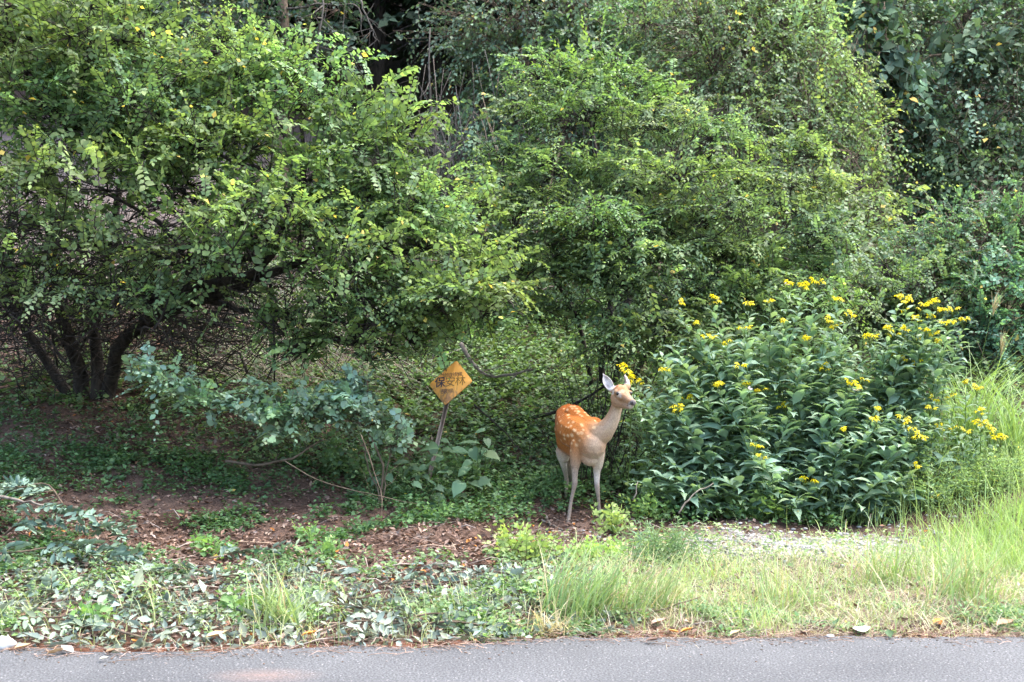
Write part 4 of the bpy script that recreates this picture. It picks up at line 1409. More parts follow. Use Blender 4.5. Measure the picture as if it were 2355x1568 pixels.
cb = [(u + rng.normal(0, 22), v + rng.normal(0, 22), Y + rng.normal(0, .25), ru * rng.uniform(.8, 1.2), rv * rng.uniform(.8, 1.3), rd, int(ns * .78)) for u, v, Y, ru, rv, rd, ns in cb]
mid, mid_f, mid_b = shrub('layered_tree', 'light green multi-stemmed tree with tiers of leaves behind the deer', 'tree', gc, ct, cb, 'ovate', top=300, size=0.064, nl=12, slen=.30, longs=.6,
                          col=(0.088, 0.152, 0.058), bark=M_BARK, trunk_r=.03, out=.9, up=.3, noise=.6, droop=.3, yellow=.15, rare=.005, tilt=.3, twig_r=.0028, low=-.6, inner=.45)
tops = [(1250, 120, -.6), (1300, 100, -.4), (1350, 70, -.2), (1420, 60, .2), (1460, 110, .4), (1240, 200, -.8), (1200, 250, -.8), (1540, 170, .6), (1130, 420, -.9), (1340, 60, 0), (1385, 40, .1), (1290, 140, -.5), (1200, 140, -.8), (1440, 90, .4), (1170, 300, -.9), (1110, 350, -.9), (1700, 240, .6), (1780, 300, .8), (1830, 420, .8), (1900, 390, .9), (1500, 140, .5), (1600, 220, .6), (1320, 100, -.3)]
sprays(mid_f, mid_b, np.array([at(u - 60 * l, v + 80, 12.4) for u, v, l in tops]), np.array([[l, rng.normal(0, .2), 1 - .6 * abs(l)] for u, v, l in tops]), .5, 14, .078, (.09, .17, .03), .12, .12, .2, 0, .8, .3, .4, .004, lift=.1)
# thicket of thin dark stems at its foot
A = Acc()
n = 70
u = rng.uniform(1310, 1450, n)
b = np.array([at(a, 900, rng.uniform(10.6, 11.6)) for a in u])
b[:, 2] = G(b[:, 0], b[:, 1]) - .05
e = b + np.stack([rng.normal(0, .28, n), rng.normal(0, .2, n), rng.uniform(.5, 1.4, n)], 1)
P = np.stack([curve([b[i], (b[i] + e[i]) / 2 + rng.normal(0, .03, 3), e[i]], 6) for i in range(n)])
tubes(A, P, rng.uniform(.003, .007, n)[:, None] * np.linspace(1, .5, 6)[None], 4)
A.obj('stems', M_BARK, mid, kind='stuff')

# ================================================================== LOW ARCHING SHRUB BRANCH IN FRONT OF THE SIGN
gl = ground_at(872, 1165, 8, 12)
lt = [([gl - UP * .05, at(875, 1090, gl[1]), at(860, 1010, gl[1]), at(780, 960, gl[1]), at(640, 950, gl[1]), at(480, 900, gl[1]), at(330, 850, gl[1])], .012),
      ([gl - UP * .05, at(850, 1080, gl[1]), at(820, 1010, gl[1]), at(760, 930, gl[1] + .2)], .008),
      ([gl - UP * .05, at(890, 1100, gl[1]), at(900, 1000, gl[1]), at(940, 930, gl[1] + .2)], .008)]
Yl = gl[1]
lb = [(330, 850, Yl, 42, 30, .2, 16), (400, 880, Yl, 60, 32, .25, 30), (480, 910, Yl, 60, 30, .25, 30), (560, 925, Yl, 62, 30, .25, 34), (640, 935, Yl, 70, 34, .25, 40), (720, 940, Yl, 70, 38, .3, 44), (790, 930, Yl, 60, 42, .3, 36), (650, 985, Yl, 50, 36, .2, 20),
      (850, 950, Yl, 60, 50, .3, 30), (900, 1000, Yl, 50, 40, .3, 18), (820, 880, Yl + .2, 60, 36, .3, 20), (600, 890, Yl + .1, 40, 20, .2, 10)]
shrub('low_shrub', 'low blue-green leafy bough arching over the shaded ground left of the sign', 'shrub', gl, lt, lb, 'round', M_LEAF_SOFT, top=240, size=.072, nl=8, slen=.2,
      col=(.13, .215, .13), bark=M_BARK_TWIG, trunk_r=.010, out=.9, up=.25, droop=.2, yellow=0, rare=.006, tilt=.35, twig_r=.0022, tip_light=.15)


# ================================================================== YELLOW FLOWERS
def flower_head_mesh(k):
    r = np.random.default_rng(100 + k)
    A = Acc()
    yel = np.array((.86, .70, .02))
    A.add(ICO1[0] * np.array([.0085, .0085, .0075]), ICO1[1], (.42, .34, .02))
    n = int(r.integers(6, 9))
    for i in range(n):
        a = 2 * math.pi * i / n + r.normal(0, .15)
        d = np.array([math.cos(a), math.sin(a), 0])
        s = np.array([-d[1], d[0], 0])
        L = r.uniform(.023, .031)
        dr = r.uniform(.35, 1.0)
        w = .0055
        p0 = d * .006
        p1 = p0 + (d * math.cos(dr * .6) - UP * math.sin(dr * .6)) * L * .55
        p2 = p1 + (d * math.cos(dr * 1.2) - UP * math.sin(dr * 1.2)) * L * .5
        V = [p0 - s * w * .5, p0 + s * w * .5, p1 - s * w, p1 + s * w, p2 - s * w * .5, p2 + s * w * .5]
        A.add(V, [(0, 1, 3), (0, 3, 2), (2, 3, 5), (2, 5, 4)], yel * r.uniform(.85, 1.1))
    return A.mesh('flower_head', M_GRASS)


HEADS = [flower_head_mesh(k) for k in range(4)]


def cluster_template(k):
    """stalks and buds of a flat-topped flower cluster, and where its heads sit"""
    r = np.random.default_rng(200 + k)
    A = Acc()
    spots = []
    n = int(r.integers(9, 15))
    P, R = [], []
    for i in range(n):
        a, q = r.uniform(0, 2 * math.pi), r.uniform(.01, .075)
        e = np.array([q * math.cos(a), q * math.sin(a), .055 - 3 * q * q + r.normal(0, .010)])
        P.append(np.stack([[0, 0, -.06], e * .5 - UP * .012, e - UP * .006]))
        if i < max(4, int(n * .58)):
            spots.append((e, int(r.integers(0, 4)), r.uniform(0, 6.28), r.normal(0, .35), r.normal(0, .35)))
        else:
            A.add(ICO1[0] * .0065 + e, ICO1[1], (.20, .23, .03))
    tubes(A, np.stack(P), np.array([.0016, .0013, .001])[None], 3, (.10, .15, .03))
    return A.mesh('flower_cluster', M_GRASS), spots


CLUST = [cluster_template(k) for k in range(5)]


def put_cluster(root, p, k, s=1.0, few=1.0):
    off = np.array(root.location)
    me, spots = CLUST[k % 5]
    o = link('flower_cluster', me, root)
    o.location = tuple(p - off)
    o.rotation_euler = (rng.normal(0, .25), rng.normal(0, .25), rng.uniform(0, 6.28))
    o.scale = (s, s, s)
    for e, m, rz, rx, ry in spots:
        if rng.random() > few:
            continue
        h = link('flower_head', HEADS[m], o)
        h.location = tuple(e)
        h.rotation_euler = (rx, ry, rz)


def flower_clump(label, base_uvs, targets, plain, size=.205, top=300, yb=None, few=1.0):
    """targets: (u, v, Y) of flower clusters; plain: (u, v, Y) tops of stems without open flowers"""
    base = ground_at(*base_uvs, 7, 13)
    root = thing('yellow_flowered_plant', label, 'flowering plant', base, 'plants with clustered yellow flowers')
    fol = Foliage(root, 'lance', M_LEAF_SOFT, top)
    st = Acc()
    for i, (u, v, Y) in enumerate(list(targets) + list(plain)):
        tip = at(u, v, Y)
        fl = i < len(targets)
        bx = base[0] + (tip[0] - base[0]) * .5 + rng.normal(0, .1)
        by = base[1] + (tip[1] - base[1]) * .6 + rng.normal(0, .08)
        b = np.array([bx, by, float(G(bx, by)) - .03])
        if tip[2] < b[2] + .12:
            tip[2] = b[2] + .12
        mid_ = b * .45 + tip * .55 + np.array([(bx - tip[0]) * .12, 0, .05])
        n = 12
        c = curve([b, mid_, tip - UP * .05], n, .006)
        L = np.linalg.norm(np.diff(c, axis=0), axis=1).sum()
        tubes(st, c, np.linspace(.0065, .003, n)[None] * (1 if L > .8 else .7), 5)
        nl = int(L / .043) + 3
        t = np.linspace(.16, .985, nl)
        pp = np.stack([np.interp(t, np.linspace(0, 1, n), c[:, k]) for k in range(3)], 1)
        az = np.arange(nl) * 2.4 + rng.uniform(0, 6.28) + rng.normal(0, .3, nl)
        el = .35 + .35 * t + rng.normal(0, .18, nl)
        d = np.stack([np.cos(az) * np.cos(el), np.sin(az) * np.cos(el), np.sin(el)], 1)
        d[:, 2] -= .12
        s = size * np.where(t < .7, 1.0, 1 - (t - .7) / .3 * .5) * rng.uniform(.75, 1.15, nl)
        cc = tints(nl, (.120, .200, .118), .17, 0.0)
        fol.add(pp, d, UP + rng.normal(0, .25, (nl, 3)), s, cc)
        # side shoots below the flower cluster
        if fl:
            put_cluster(root, tip, i, rng.uniform(.8, 1.05), few * .8)
    st.obj('stems', M_STEM, root, smooth=True)
    return root


def jit(lst, Y0, slope=.0022):
    # clusters low in the clump sit nearer, those high up farther back
    return [(u + rng.normal(0, 3), v + rng.normal(0, 3), Y0 + (1000 - v) * slope + rng.normal(0, .12)) for u, v in lst]


main_t = [(1650, 893), (1728, 898), (1745, 905), (1588, 925), (1555, 938), (1625, 950), (1690, 850), (1525, 862), (1465, 885), (1635, 788), (1680, 795), (1800, 750), (1715, 765), (1850, 668), (1875, 660), (1815, 662), (1560, 700), (1720, 705), (1895, 850), (1955, 888), (1985, 888), (1805, 940),
          (1735, 1038), (1752, 1060), (1850, 1112), (1880, 1115), (2018, 970), (2080, 970), (2095, 985), (2112, 1010), (1940, 1000), (1900, 745), (1925, 755), (1945, 730), (2000, 780), (1860, 790), (1600, 755), (1780, 700), (1640, 700), (1930, 700), (2015, 950), (2132, 925), (2140, 945), (2110, 1080)]
plain = []
for u in np.linspace(1445, 2180, 54):
    for f in (rng.uniform(.0, .25), rng.uniform(.3, .55), rng.uniform(.6, .92)):
        vt = np.interp(u, [1430, 1500, 1600, 1750, 1900, 2050, 2150], [880, 800, 745, 715, 740, 790, 930])
        v = vt + (1195 - vt) * f
        plain.append((u + rng.normal(0, 12), v, 10.05 + (1000 - v) * .0016 + rng.normal(0, .15)))
flower_clump('big broad clump of tall stems topped with yellow flower clusters right of the deer', (1800, 1190), jit(main_t, 9.75), plain)
right_t = [(2065, 690), (2090, 700), (2085, 720), (2120, 712), (2150, 705), (2165, 725), (2190, 720), (2140, 740), (2110, 745), (2175, 750), (2205, 745), (2075, 765), (2125, 765), (2050, 775), (2100, 785), (2040, 762), (2145, 775), (2055, 830), (2075, 835), (2115, 845), (2160, 790)]
flower_clump('stems leaning right with the densest yellow flowers, upper right of the big clump', (2010, 1150), jit(right_t, 10.0, .0012), [(u, v, 10.2) for u, v in [(2030, 800), (2080, 860), (2120, 820), (2160, 860), (2060, 900), (2110, 930)]], top=90)
small_t = [(2230, 885), (2245, 897), (2190, 920), (2255, 955), (2262, 975), (2205, 990), (2222, 1002), (2270, 990), (2150, 985), (2300, 1010)]
flower_clump('low sparse plant with small yellow flowers beside the pampas grass at the right', (2200, 1090), jit(small_t, 10.0, .001), [(2180, 960, 10), (2250, 1010, 10), (2210, 1040, 9.9)], size=.11, top=40)
flower_clump('thin stray stem with a few yellow flower clusters beside the head of the deer', (1500, 1160), [(1440, 862, 9.85), (1458, 878, 9.85), (1432, 850, 9.9)], [(1490, 930, 9.85), (1520, 1000, 9.8), (1480, 1020, 9.85)], size=.11, top=30)
# a few yellow flowers farther back in the shrubs
flower_clump('faint yellow flower sprays half hidden in the tree above the big clump', (1690, 1100), [(1690, 490, 12.3), (1670, 500, 12.3), (1560, 690, 11.2), (1700, 610, 11.8), (1730, 640, 11.6), (1765, 600, 11.6)], [], size=.1, top=0)


# ================================================================== BUTTERFLIES
def butterfly(u, v, Y, label, rz, fold):
    p = at(u, v, Y)
    root = thing('butterfly', label, 'butterfly', p, 'pale butterflies feeding on the yellow flowers')
    B = Acc()
    tubes(B, np.array([[0, -.013, 0], [0, 0, .002], [0, .012, 0]]) + p, np.array([.0016, .0028, .0018])[None], 6, (.05, .045, .045))
    b = B.obj('body', M_TINT, root, smooth=True)
    for s in (-1, 1):
        W = Acc()
        for pts, sh in (([(0, .004), (.016, .030), (.040, .034), (.036, .014), (.018, .004)], 1), ([(0, .002), (.018, .004), (.030, -.010), (.020, -.026), (.004, -.014)], .92)):
            ctr = np.mean(pts, 0)
            V = [(0, 0, 0)] + [(0, 0, 0)] * len(pts)
            V[0] = ctr
            V[1:] = pts
            V = np.array([(q[0], q[1], 0.0) for q in V])
            W.add(V, [(0, i, i % len(pts) + 1) for i in range(1, len(pts) + 1)], np.array([(.75, .73, .78)] + [(.34, .30, .34)] * len(pts)) * sh)
        V = np.concatenate(W.V)
        a = fold * s
        X = V[:, 0] * s
        W.V = [np.stack([X * math.cos(fold), V[:, 1], np.abs(X) * math.sin(fold) + .001], 1) + p]
        W.obj('wing', M_GRASS, root)
    root.rotation_euler = (rng.normal(.2, .2), rng.normal(0, .3), rz)


butterfly(1722, 896, 9.85, 'white butterfly at the left of a flower cluster in the middle of the clump', .6, .5)
butterfly(1812, 656, 10.75, 'white butterfly among the uppermost flowers of the clump', 1.2, .7)
butterfly(1970, 899, 9.95, 'grey-white butterfly under the flower pair at the right of the clump', 2.2, .6)
butterfly(2128, 1010, 9.75, 'pale mottled butterfly low at the right edge of the clump', -.7, .4)
butterfly(2163, 742, 10.35, 'small pale butterfly in the dense flowers at the upper right', .2, .8)


# ================================================================== PAMPAS-LIKE TALL GRASS AT THE RIGHT
def tall_grass(u, v, label, n, L, stalks):
    g = ground_at(u, v, 8, 13)
    root = thing('plume_grass', label, 'grass', g, 'tall arching grass clumps at the right')
    A = Acc()
    p = g + np.stack([rng.normal(0, .10, n), rng.normal(0, .08, n), np.zeros(n)], 1)
    blades(A, p, rng.uniform(0, 6.28, n), L * rng.uniform(.5, 1.1, n), rng.uniform(.9, 2.0, n), rng.uniform(.009, .015, n), tints(n, (.13, .22, .055), .18, .2), 7, rng.uniform(.05, .35, n))
    A.obj('blades', M_GRASS, root, kind='stuff')
    for (tu, tv, pl) in stalks:
        S = Acc()
        tip = at(tu, tv, g[1])
        c = curve([g, (g + tip) / 2 + np.array([-.03, 0, .05]), tip], 10)
        tubes(S, c, np.linspace(.0035, .0016, 10)[None], 4, (.16, .24, .06))
        S.obj('stalk', M_GRASS, root)
        if pl:
            F = Acc()
            m = 26
            b = tip - UP * rng.uniform(0, .10, m)[:, None]
            blades(F, b, rng.normal(.1, .5, m), rng.uniform(.14, .26, m), rng.uniform(.2, .7, m), .0045, tints(m, (.30, .235, .12), .15), 5, rng.uniform(.05, .6, m))
            F.obj('plume', M_GRASS, root)


tall_grass(2230, 1060, 'arching clump of tall grass with a buff feathery plume at the right edge', 150, 1.35, [(2282, 705, 1), (2300, 800, 1), (2260, 900, 0)])
tall_grass(2320, 1070, 'second clump of arching tall grass at the far right edge, without a plume', 120, 1.2, [(2330, 880, 0)])
tall_grass(2150, 1050, 'thin clump of bright arching grass between the flowers and the plumed grass', 50, .8, [])


# ================================================================== LOW PLANTS ON THE VERGE
def weed(name, label, u, v, wu, h, stems, leaf, size, col, mat=M_LEAF_SOFT, top=60, cat='weed', group='low leafy weeds on the verge', lo=6, hi=13, nl=8, droop=.1, pairs=True, spread=.5, rough_name='leaf'):
    g = ground_at(u, v, lo, hi)
    root = thing(name, label, cat, g, group)
    fol = Foliage(root, leaf, mat, top)
    A = Acc()
    x = g[0] + rng.normal(0, .45, stems) * wu * g[1] * K
    y = g[1] + rng.normal(0, .3, stems) * wu * g[1] * K
    b = np.stack([x, y, G(x, y)], 1)
    d = nrm(np.stack([rng.normal(0, spread, stems), rng.normal(0, spread, stems), np.ones(stems)], 1))
    sprays(fol, A, b, d, h, nl, size, col, .15, droop, .1, .004, 1.15, .5, .3, .0025, lift=.15, pairs=pairs)
    A.obj('stems', M_STEM, root, kind='stuff')
    return root


LIME, MIDG, BLUEG = (.15, .225, .055), (.10, .19, .055), (.085, .165, .075)
weed('lime_weed', 'lime-green leafy weed standing alone on the brown litter left of the tufts', 1185, 1285, 60, .26, 34, 'ovate', .06, LIME)
weed('lime_weed', 'small lime-green weed just right of the taller one on the litter', 1250, 1290, 34, .18, 16, 'ovate', .05, LIME)
weed('lime_weed', 'lime-green weed at the feet of the deer, hiding a front hoof', 1405, 1225, 46, .24, 26, 'ovate', .06, LIME)
weed('lime_weed', 'wide lime-green weed patch below the feet of the deer', 1370, 1290, 90, .18, 44, 'ovate', .055, (.17, .28, .06))
weed('lime_weed', 'pale lime weed between the deer and the flower clump', 1480, 1190, 60, .22, 30, 'ovate', .055, (.16, .27, .06))
weed('lime_weed', 'pale yellow-green creeping weed in front of the flower clump', 1690, 1190, 70, .2, 40, 'ovate', .05, (.17, .27, .06))
weed('bushy_weed', 'rounded dark green bushy herb with cut leaves on the gravelly verge', 1535, 1300, 80, .32, 70, 'slim', .06, (.085, .155, .07), nl=14)
weed('nettle_weed', 'mid-green toothed-leaf plant at the foot of the flower clump, left part', 1640, 1150, 70, .32, 30, 'ovate', .08, MIDG)
weed('nettle_weed', 'mid-green broad-leaved plant at the foot of the flower clump, centre part', 1740, 1190, 80, .30, 34, 'ovate', .08, MIDG)
weed('nettle_weed', 'mid-green weed under the right end of the flower clump', 1950, 1195, 90, .26, 34, 'ovate', .07, MIDG)
weed('nettle_weed', 'bushy green herb between the deer and the flowers, behind the lime weeds', 1470, 1120, 70, .42, 44, 'ovate', .065, MIDG)
weed('nettle_weed', 'low green plants in the shade behind the legs of the deer', 1230, 1140, 110, .24, 60, 'ovate', .05, (.06, .13, .045))
weed('leafy_weed', 'mound of small-leaved green herbs in the grass at the right edge', 2190, 1150, 150, .42, 150, 'slim', .055, (.13, .22, .085), nl=14, top=40)
weed('leafy_weed', 'pale green herbs on the bank below the tall grass', 2310, 1130, 120, .4, 110, 'slim', .055, (.15, .24, .085), nl=14, top=40)
for lb_, u, v in (('young green plant on the brown litter in the middle', 700, 1245), ('young green plant on the dark litter at the left', 480, 1280), ('young green plant beside the grass tuft at the left', 745, 1285), ('bright green plant by the road edge at the far left', 220, 1440), ('bright green plant at the road edge under the left grass tuft', 560, 1420), ('green sprig on bare litter left of the deer', 1000, 1200)):
    weed('young_plant', lb_, u, v, 40, .16, 12, 'ovate', .06, (.09, .19, .05), top=20)

# big heart-leaved vine round the foot of the sign
gv = ground_at(1010, 1135, 8, 12)
vine = thing('heart_leaved_vine', 'creeping vine with large heart-shaped leaves over the foot of the sign', 'vine', gv)
vf = Foliage(vine, 'heart', M_LEAF_SOFT, 40, leaf_name='large_leaf')
va = Acc()
for u, v, s in ((975, 1030, .17), (1000, 1060, .12), (1040, 1035, .15), (1100, 1020, .15), (1118, 1042, .12), (945, 1075, .12), (1060, 1110, .14), (1085, 1108, .12), (1000, 1138, .13), (985, 1105, .10), (1030, 1085, .1), (1120, 1100, .1), (950, 1110, .1), (1075, 1070, .09), (870, 1100, .09), (890, 1092, .08), (860, 1125, .07)):
    for _ in range(3):
        p_ = at(u + rng.normal(0, 28), v + rng.normal(8, 18), gv[1] + rng.uniform(-.5, -.1))
        vf.add(p_, np.array([rng.normal(0, .9), -.4, -.35 + rng.normal(0, .3)]), np.array([rng.normal(0, .4), -.35, 1.0]), s * rng.uniform(.5, .9), tints(1, (.048, .10, .046), .25))
    p = at(u, v, gv[1] + rng.uniform(-.55, -.2))
    vf.add(p, np.array([rng.normal(0, .9), -.4, -.4 + rng.normal(0, .3)]), np.array([rng.normal(0, .4), -.35, 1.0]), s * rng.uniform(1.0, 1.3), tints(1, (.060, .120, .055), .25))
    q = np.array([p[0] + rng.normal(0, .08), gv[1] + rng.normal(0, .05), 0])
    q[2] = G(q[0], q[1])
    tubes(va, curve([q, (p + q) / 2 + np.array([0, 0, .05]), p], 6), .0025, 3)
va.obj('stems', M_STEM, vine, kind='stuff')
weed('leafy_undergrowth', 'dense small-leaved plants around the foot of the sign post', 1060, 1100, 110, .36, 90, 'round', .05, (.06, .13, .05), top=60)
weed('leafy_undergrowth', 'dense dim green undergrowth left of the sign below the low bough', 800, 1090, 120, .34, 80, 'round', .05, (.05, .11, .045), top=40)


# ================================================================== FOREST FLOOR
def scatter(n, x0, x1, y0, y1, dens):
    out = []
    got = 0
    while got < n:
        x = rng.uniform(x0, x1, n)
        y = rng.uniform(y0, y1, n)
        k = (rng.random(n) < dens(x, y)) & (np.abs(x) < y * .46 + .6) & (y > edge_y(x) + .03)
        out.append(np.stack([x[k], y[k]], 1))
        got += int(k.sum())
    q = np.concatenate(out)[:n]
    return np.stack([q[:, 0], q[:, 1], G(q[:, 0], q[:, 1])], 1)


def patch(x, y, s=1.0, ph=0.0):
    return 0.5 + 0.5 * np.sin(x * 2.9 * s + 1.8 * np.sin(y * 1.7 * s + ph) + ph) * np.sin(y * 2.3 * s + 1.4 * np.sin(x * 2.1 * s) + 2 * ph)


def litter(n, pts, size, name):
    f = Foliage(None, 'curl', M_LITTER, name=name)
    cols = np.array([(.155, .098, .072), (.23, .158, .122), (.095, .06, .046), (.32, .245, .19), (.19, .105, .065), (.27, .215, .185)])
    c = cols[rng.choice(len(cols), n, p=[.3, .25, .2, .1, .08, .07])] * np.exp(rng.normal(0, .2, (n, 1)))
    o = rng.random(n) < .012
    c[o] = (.42, .17, .04)
    f.add(pts + UP * rng.uniform(0, .025, n)[:, None], rng.normal(0, 1, (n, 3)) * np.array([1, 1, .28]), UP + rng.normal(0, .55, (n, 3)), size * rng.uniform(.5, 1.25, n), c)


n = 17000
litter(n, scatter(n, -5, 2.2, 6.0, 13.5, lambda x, y: np.clip(.25 + .75 * sstep(9.9, 8.6, y) + .3 * patch(x, y), 0, 1) * sstep(1.6, .3, x + .35 * (8.3 - y)) * (1 - .7 * sstep(7.3, 6.5, y))), .052, 'leaf_litter')
n = 2200
litter(n, scatter(n, -4, 5, 6.0, 10, lambda x, y: np.where(y - edge_y(x) < .3, 1, .10)), .05, 'verge_litter')
n = 4500
litter(n, scatter(n, -6, 1, 11, 20, lambda x, y: .3 + .7 * patch(x, y, .8, 2)), .08, 'hill_litter')


def cover(n, x0, x1, y0, y1, dens, size, col, nl=5, h=(.02, .12), name='ground_cover', kind='tiny', var=.22, rare=.002, mat=None):
    f = Foliage(None, kind, mat or M_LEAF_SOFT, name=name)
    p = scatter(n, x0, x1, y0, y1, dens)
    a = rng.uniform(0, 6.28, (n, nl)) + np.arange(nl) * 2.4
    el = rng.normal(.15, .35, (n, nl))
    d = np.stack([np.cos(a) * np.cos(el), np.sin(a) * np.cos(el), np.sin(el)], -1)
    hh = rng.uniform(h[0], h[1], (n, 1)) * rng.uniform(.4, 1, (n, nl))
    pp = p[:, None, :] + UP * hh[..., None] + d * .012
    s = size * rng.uniform(.6, 1.2, (n, nl)) * np.exp(rng.normal(0, .15, (n, 1)))
    c = .76 * tints(n * nl, col, var * .6, 0, rare).reshape(n, nl, 3) * np.exp(rng.normal(0, var, (n, 1, 1)))
    f.add(pp.reshape(-1, 3), d.reshape(-1, 3), UP + rng.normal(0, .35, (n * nl, 3)), s.ravel(), c.reshape(-1, 3))


cover(2600, -5, 1.5, 7.2, 11.0, lambda x, y: np.clip(patch(x, y, 1.3, 1) * 1.8 - .75, 0, 1) * sstep(-.2, -1.4, x - .6 * (y - 9.4)), .042, (.052, .125, .036), 5)
cover(6500, -5.5, 3.5, 9.3, 14, lambda x, y: np.clip(.15 + patch(x, y, 1.1, 3) * 1.1, 0, 1) * sstep(9.4, 10.8, y), .042, (.058, .125, .040), 6)
cover(7500, -6, 4, 12, 24, lambda x, y: np.clip(.2 + patch(x, y, .7, .5), 0, 1), .075, (.085, .155, .050), 6, (.03, .25))
cover(11000, -4, 6, 10.6, 17, lambda x, y: sstep(-3.4, -1.6, x) * .8 + .2, .055, (.085, .15, .050), 6, (.02, .25), var=.35)
cover(1800, -1, 2.8, 9.5, 11.4, lambda x, y: np.where((np.abs(x - .6) < .42) & (y < 10.15), 0.0, .9), .042, (.065, .15, .045), 6, (.03, .2))
cover(1400, -4, .8, 6.1, 8.2, lambda x, y: np.clip(patch(x, y, 1.5, 2.7) * 1.6 - .55, 0, 1), .035, (.10, .18, .055), 6, (.02, .1), 'verge_herbs')
cover(700, -4, .5, 6.0, 7.2, lambda x, y: np.clip(patch(x, y, 1.6, .7) * 2 - 1.1, 0, 1), .03, (.13, .25, .06), 5, (.01, .06), 'roadside_clover', 'round')
cover(1500, .3, 4.6, 6.1, 7.0, lambda x, y: np.clip(patch(x, y, 1.5, 2.2) * 1.8 - .7, 0, 1) * sstep(.6, .2, y - edge_y(x) - .2), .022, (.115, .22, .075), 5, (.01, .05), 'roadside_clover', 'round')
cover(1200, 0, 4.8, 6.6, 9.2, lambda x, y: .5 + .5 * patch(x, y, 1.2, 4), .03, (.16, .25, .075), 5, (.01, .07), 'verge_herbs')

# grass on the right-hand verge: green blades among dry straw
def grass(n, dens, L, w, col, bend, name, x0=-.6, x1=5, y0=6.0, y1=10.5, var=.2, yellow=.1, lean=(0, .8)):
    A = Acc()
    p = scatter(n, x0, x1, y0, y1, dens)
    blades(A, p, rng.uniform(0, 6.28, n), L * np.exp(rng.normal(-.25, .45, n)), rng.uniform(*bend, n), w * rng.uniform(.6, 1.2, n), tints(n, col, var, yellow), 3, rng.uniform(*lean, n))
    A.obj(name, M_GRASS, kind='stuff')


right = lambda x, y: sstep(-.4, .9, x + .25 * (6.6 - y)) * sstep(9.1, 8.2, y + .0 * x) * (1 - .75 * np.exp(-(((x - 2.4) / .8) ** 2 + ((y - 8.5) / .4) ** 2)))
grass(6500, lambda x, y: right(x, y) * (.35 + .65 * patch(x, y, 1.2, 1.1)), .14, .0045, (.16, .215, .075), (.4, 1.4), 'verge_grass', lean=(.1, 1.1))
grass(9500, lambda x, y: right(x, y) * (.3 + .7 * patch(x, y, .9, 3.1)), .14, .0035, (.27, .235, .155), (.6, 1.8), 'dry_grass', yellow=0, lean=(.5, 1.5))
grass(4200, lambda x, y: sstep(2.6, 3.9, x - .35 * (y - 8.3)) * sstep(7.2, 8.0, y) * sstep(9.6, 9.0, y), .20, .0055, (.155, .245, .05), (.2, .8), 'bright_grass', 1.5, 5, 6.8, 10)
grass(2500, lambda x, y: sstep(2.2, 3.5, x) * sstep(9.2, 9.8, y), .3, .006, (.19, .28, .075), (.4, 1.2), 'bank_grass', 2, 6, 8.8, 11.5)
grass(1100, lambda x, y: sstep(.3, -.3, x) * sstep(7.4, 6.5, y) * patch(x, y, 1.6, 2), .16, .004, (.22, .27, .11), (.6, 1.8), 'sparse_grass', -3.5, .4, 5.6, 7.5)
grass(700, lambda x, y: np.where(y - edge_y(x) < .14, 1.0, 0) * sstep(-.3, .6, x), .2, .0028, (.30, .235, .16), (0, .3), 'straw_by_road', -1, 4, 5.7, 6.6, yellow=0, lean=(1.2, 1.55))


def tuft(label, u, v, n, L, w, col, head=None, spread=.08, bend=(.5, 1.6), dry=.1):
    g = ground_at(u, v, 5.8, 10)
    root = thing('grass_tuft', label, 'grass tuft', g, 'single grass tufts on the verge')
    A = Acc()
    p = g + np.stack([rng.normal(0, spread, n), rng.normal(0, spread * .7, n), np.full(n, -.01)], 1)
    hd = rng.uniform(0, 6.28, n) if head is None else rng.normal(head[0], head[1], n)
    c = tints(n, col, .18, .15)
    d = rng.random(n) < dry
    c[d] = (.45, .38, .22)
    blades(A, p, hd, L * rng.uniform(.45, 1.1, n), rng.uniform(*bend, n), w * rng.uniform(.7, 1.2, n), c, 6, rng.uniform(.05, .75, n))
    A.obj('blades', M_GRASS, root, kind='stuff')
    return root, g


t1, g1 = tuft('coarse dark green grass tuft with seed sprays at the road edge on the left', 650, 1440, 95, .44, .0095, (.13, .20, .07), bend=(.3, 1.6))
S = Acc()
n = 34
b = np.repeat(np.array([at(600, 1320, g1[1]), at(690, 1330, g1[1] + .1)]), n // 2, 0) + rng.normal(0, .02, (n, 3))
blades(S, b - UP * .03, rng.uniform(0, 6.28, n), rng.uniform(.08, .2, n), rng.uniform(.2, 1.2, n), .0014, tints(n, (.33, .33, .24), .15), 4, rng.uniform(.1, 1.0, n))
tubes(S, np.stack([np.stack([g1, (g1 + q) / 2 + np.array([0, 0, .06]), q]) for q in b[[0, n - 1]]]), .0014, 3, (.2, .25, .09))
S.obj('seed_spray', M_GRASS, t1, kind='stuff')
tuft('big soft grass tuft sweeping to the right in the middle of the verge', 1340, 1420, 330, .52, .0065, (.13, .215, .065), (.25, .9), .13, (.4, 1.5), .15)
tuft('second half of the sweeping tuft, thinner and leaning right', 1480, 1410, 160, .5, .006, (.145, .22, .075), (.1, .7), .12, (.5, 1.5), .2)
tuft('pale thin grass tuft in front of the gravel', 1800, 1400, 110, .42, .0055, (.15, .23, .075), None, .12, (.3, 1.3), .2)
tuft('grass tuft with upright blades right of the gravel', 2040, 1340, 110, .44, .006, (.145, .225, .07), None, .10, (.2, 1.1), .15)
tuft('tall loose grass tuft near the right edge, leaning right', 2200, 1380, 150, .52, .006, (.15, .23, .07), (.2, 1.0), .13, (.4, 1.4), .15)
tuft('small grass tuft at the road edge right of the middle', 1720, 1450, 50, .26, .005, (.19, .29, .075), None, .07, (.4, 1.5), .25)
tuft('grass tuft left of the gravel beside the bushy herb', 1650, 1340, 70, .32, .005, (.2, .3, .08), None, .09, (.3, 1.4), .2)
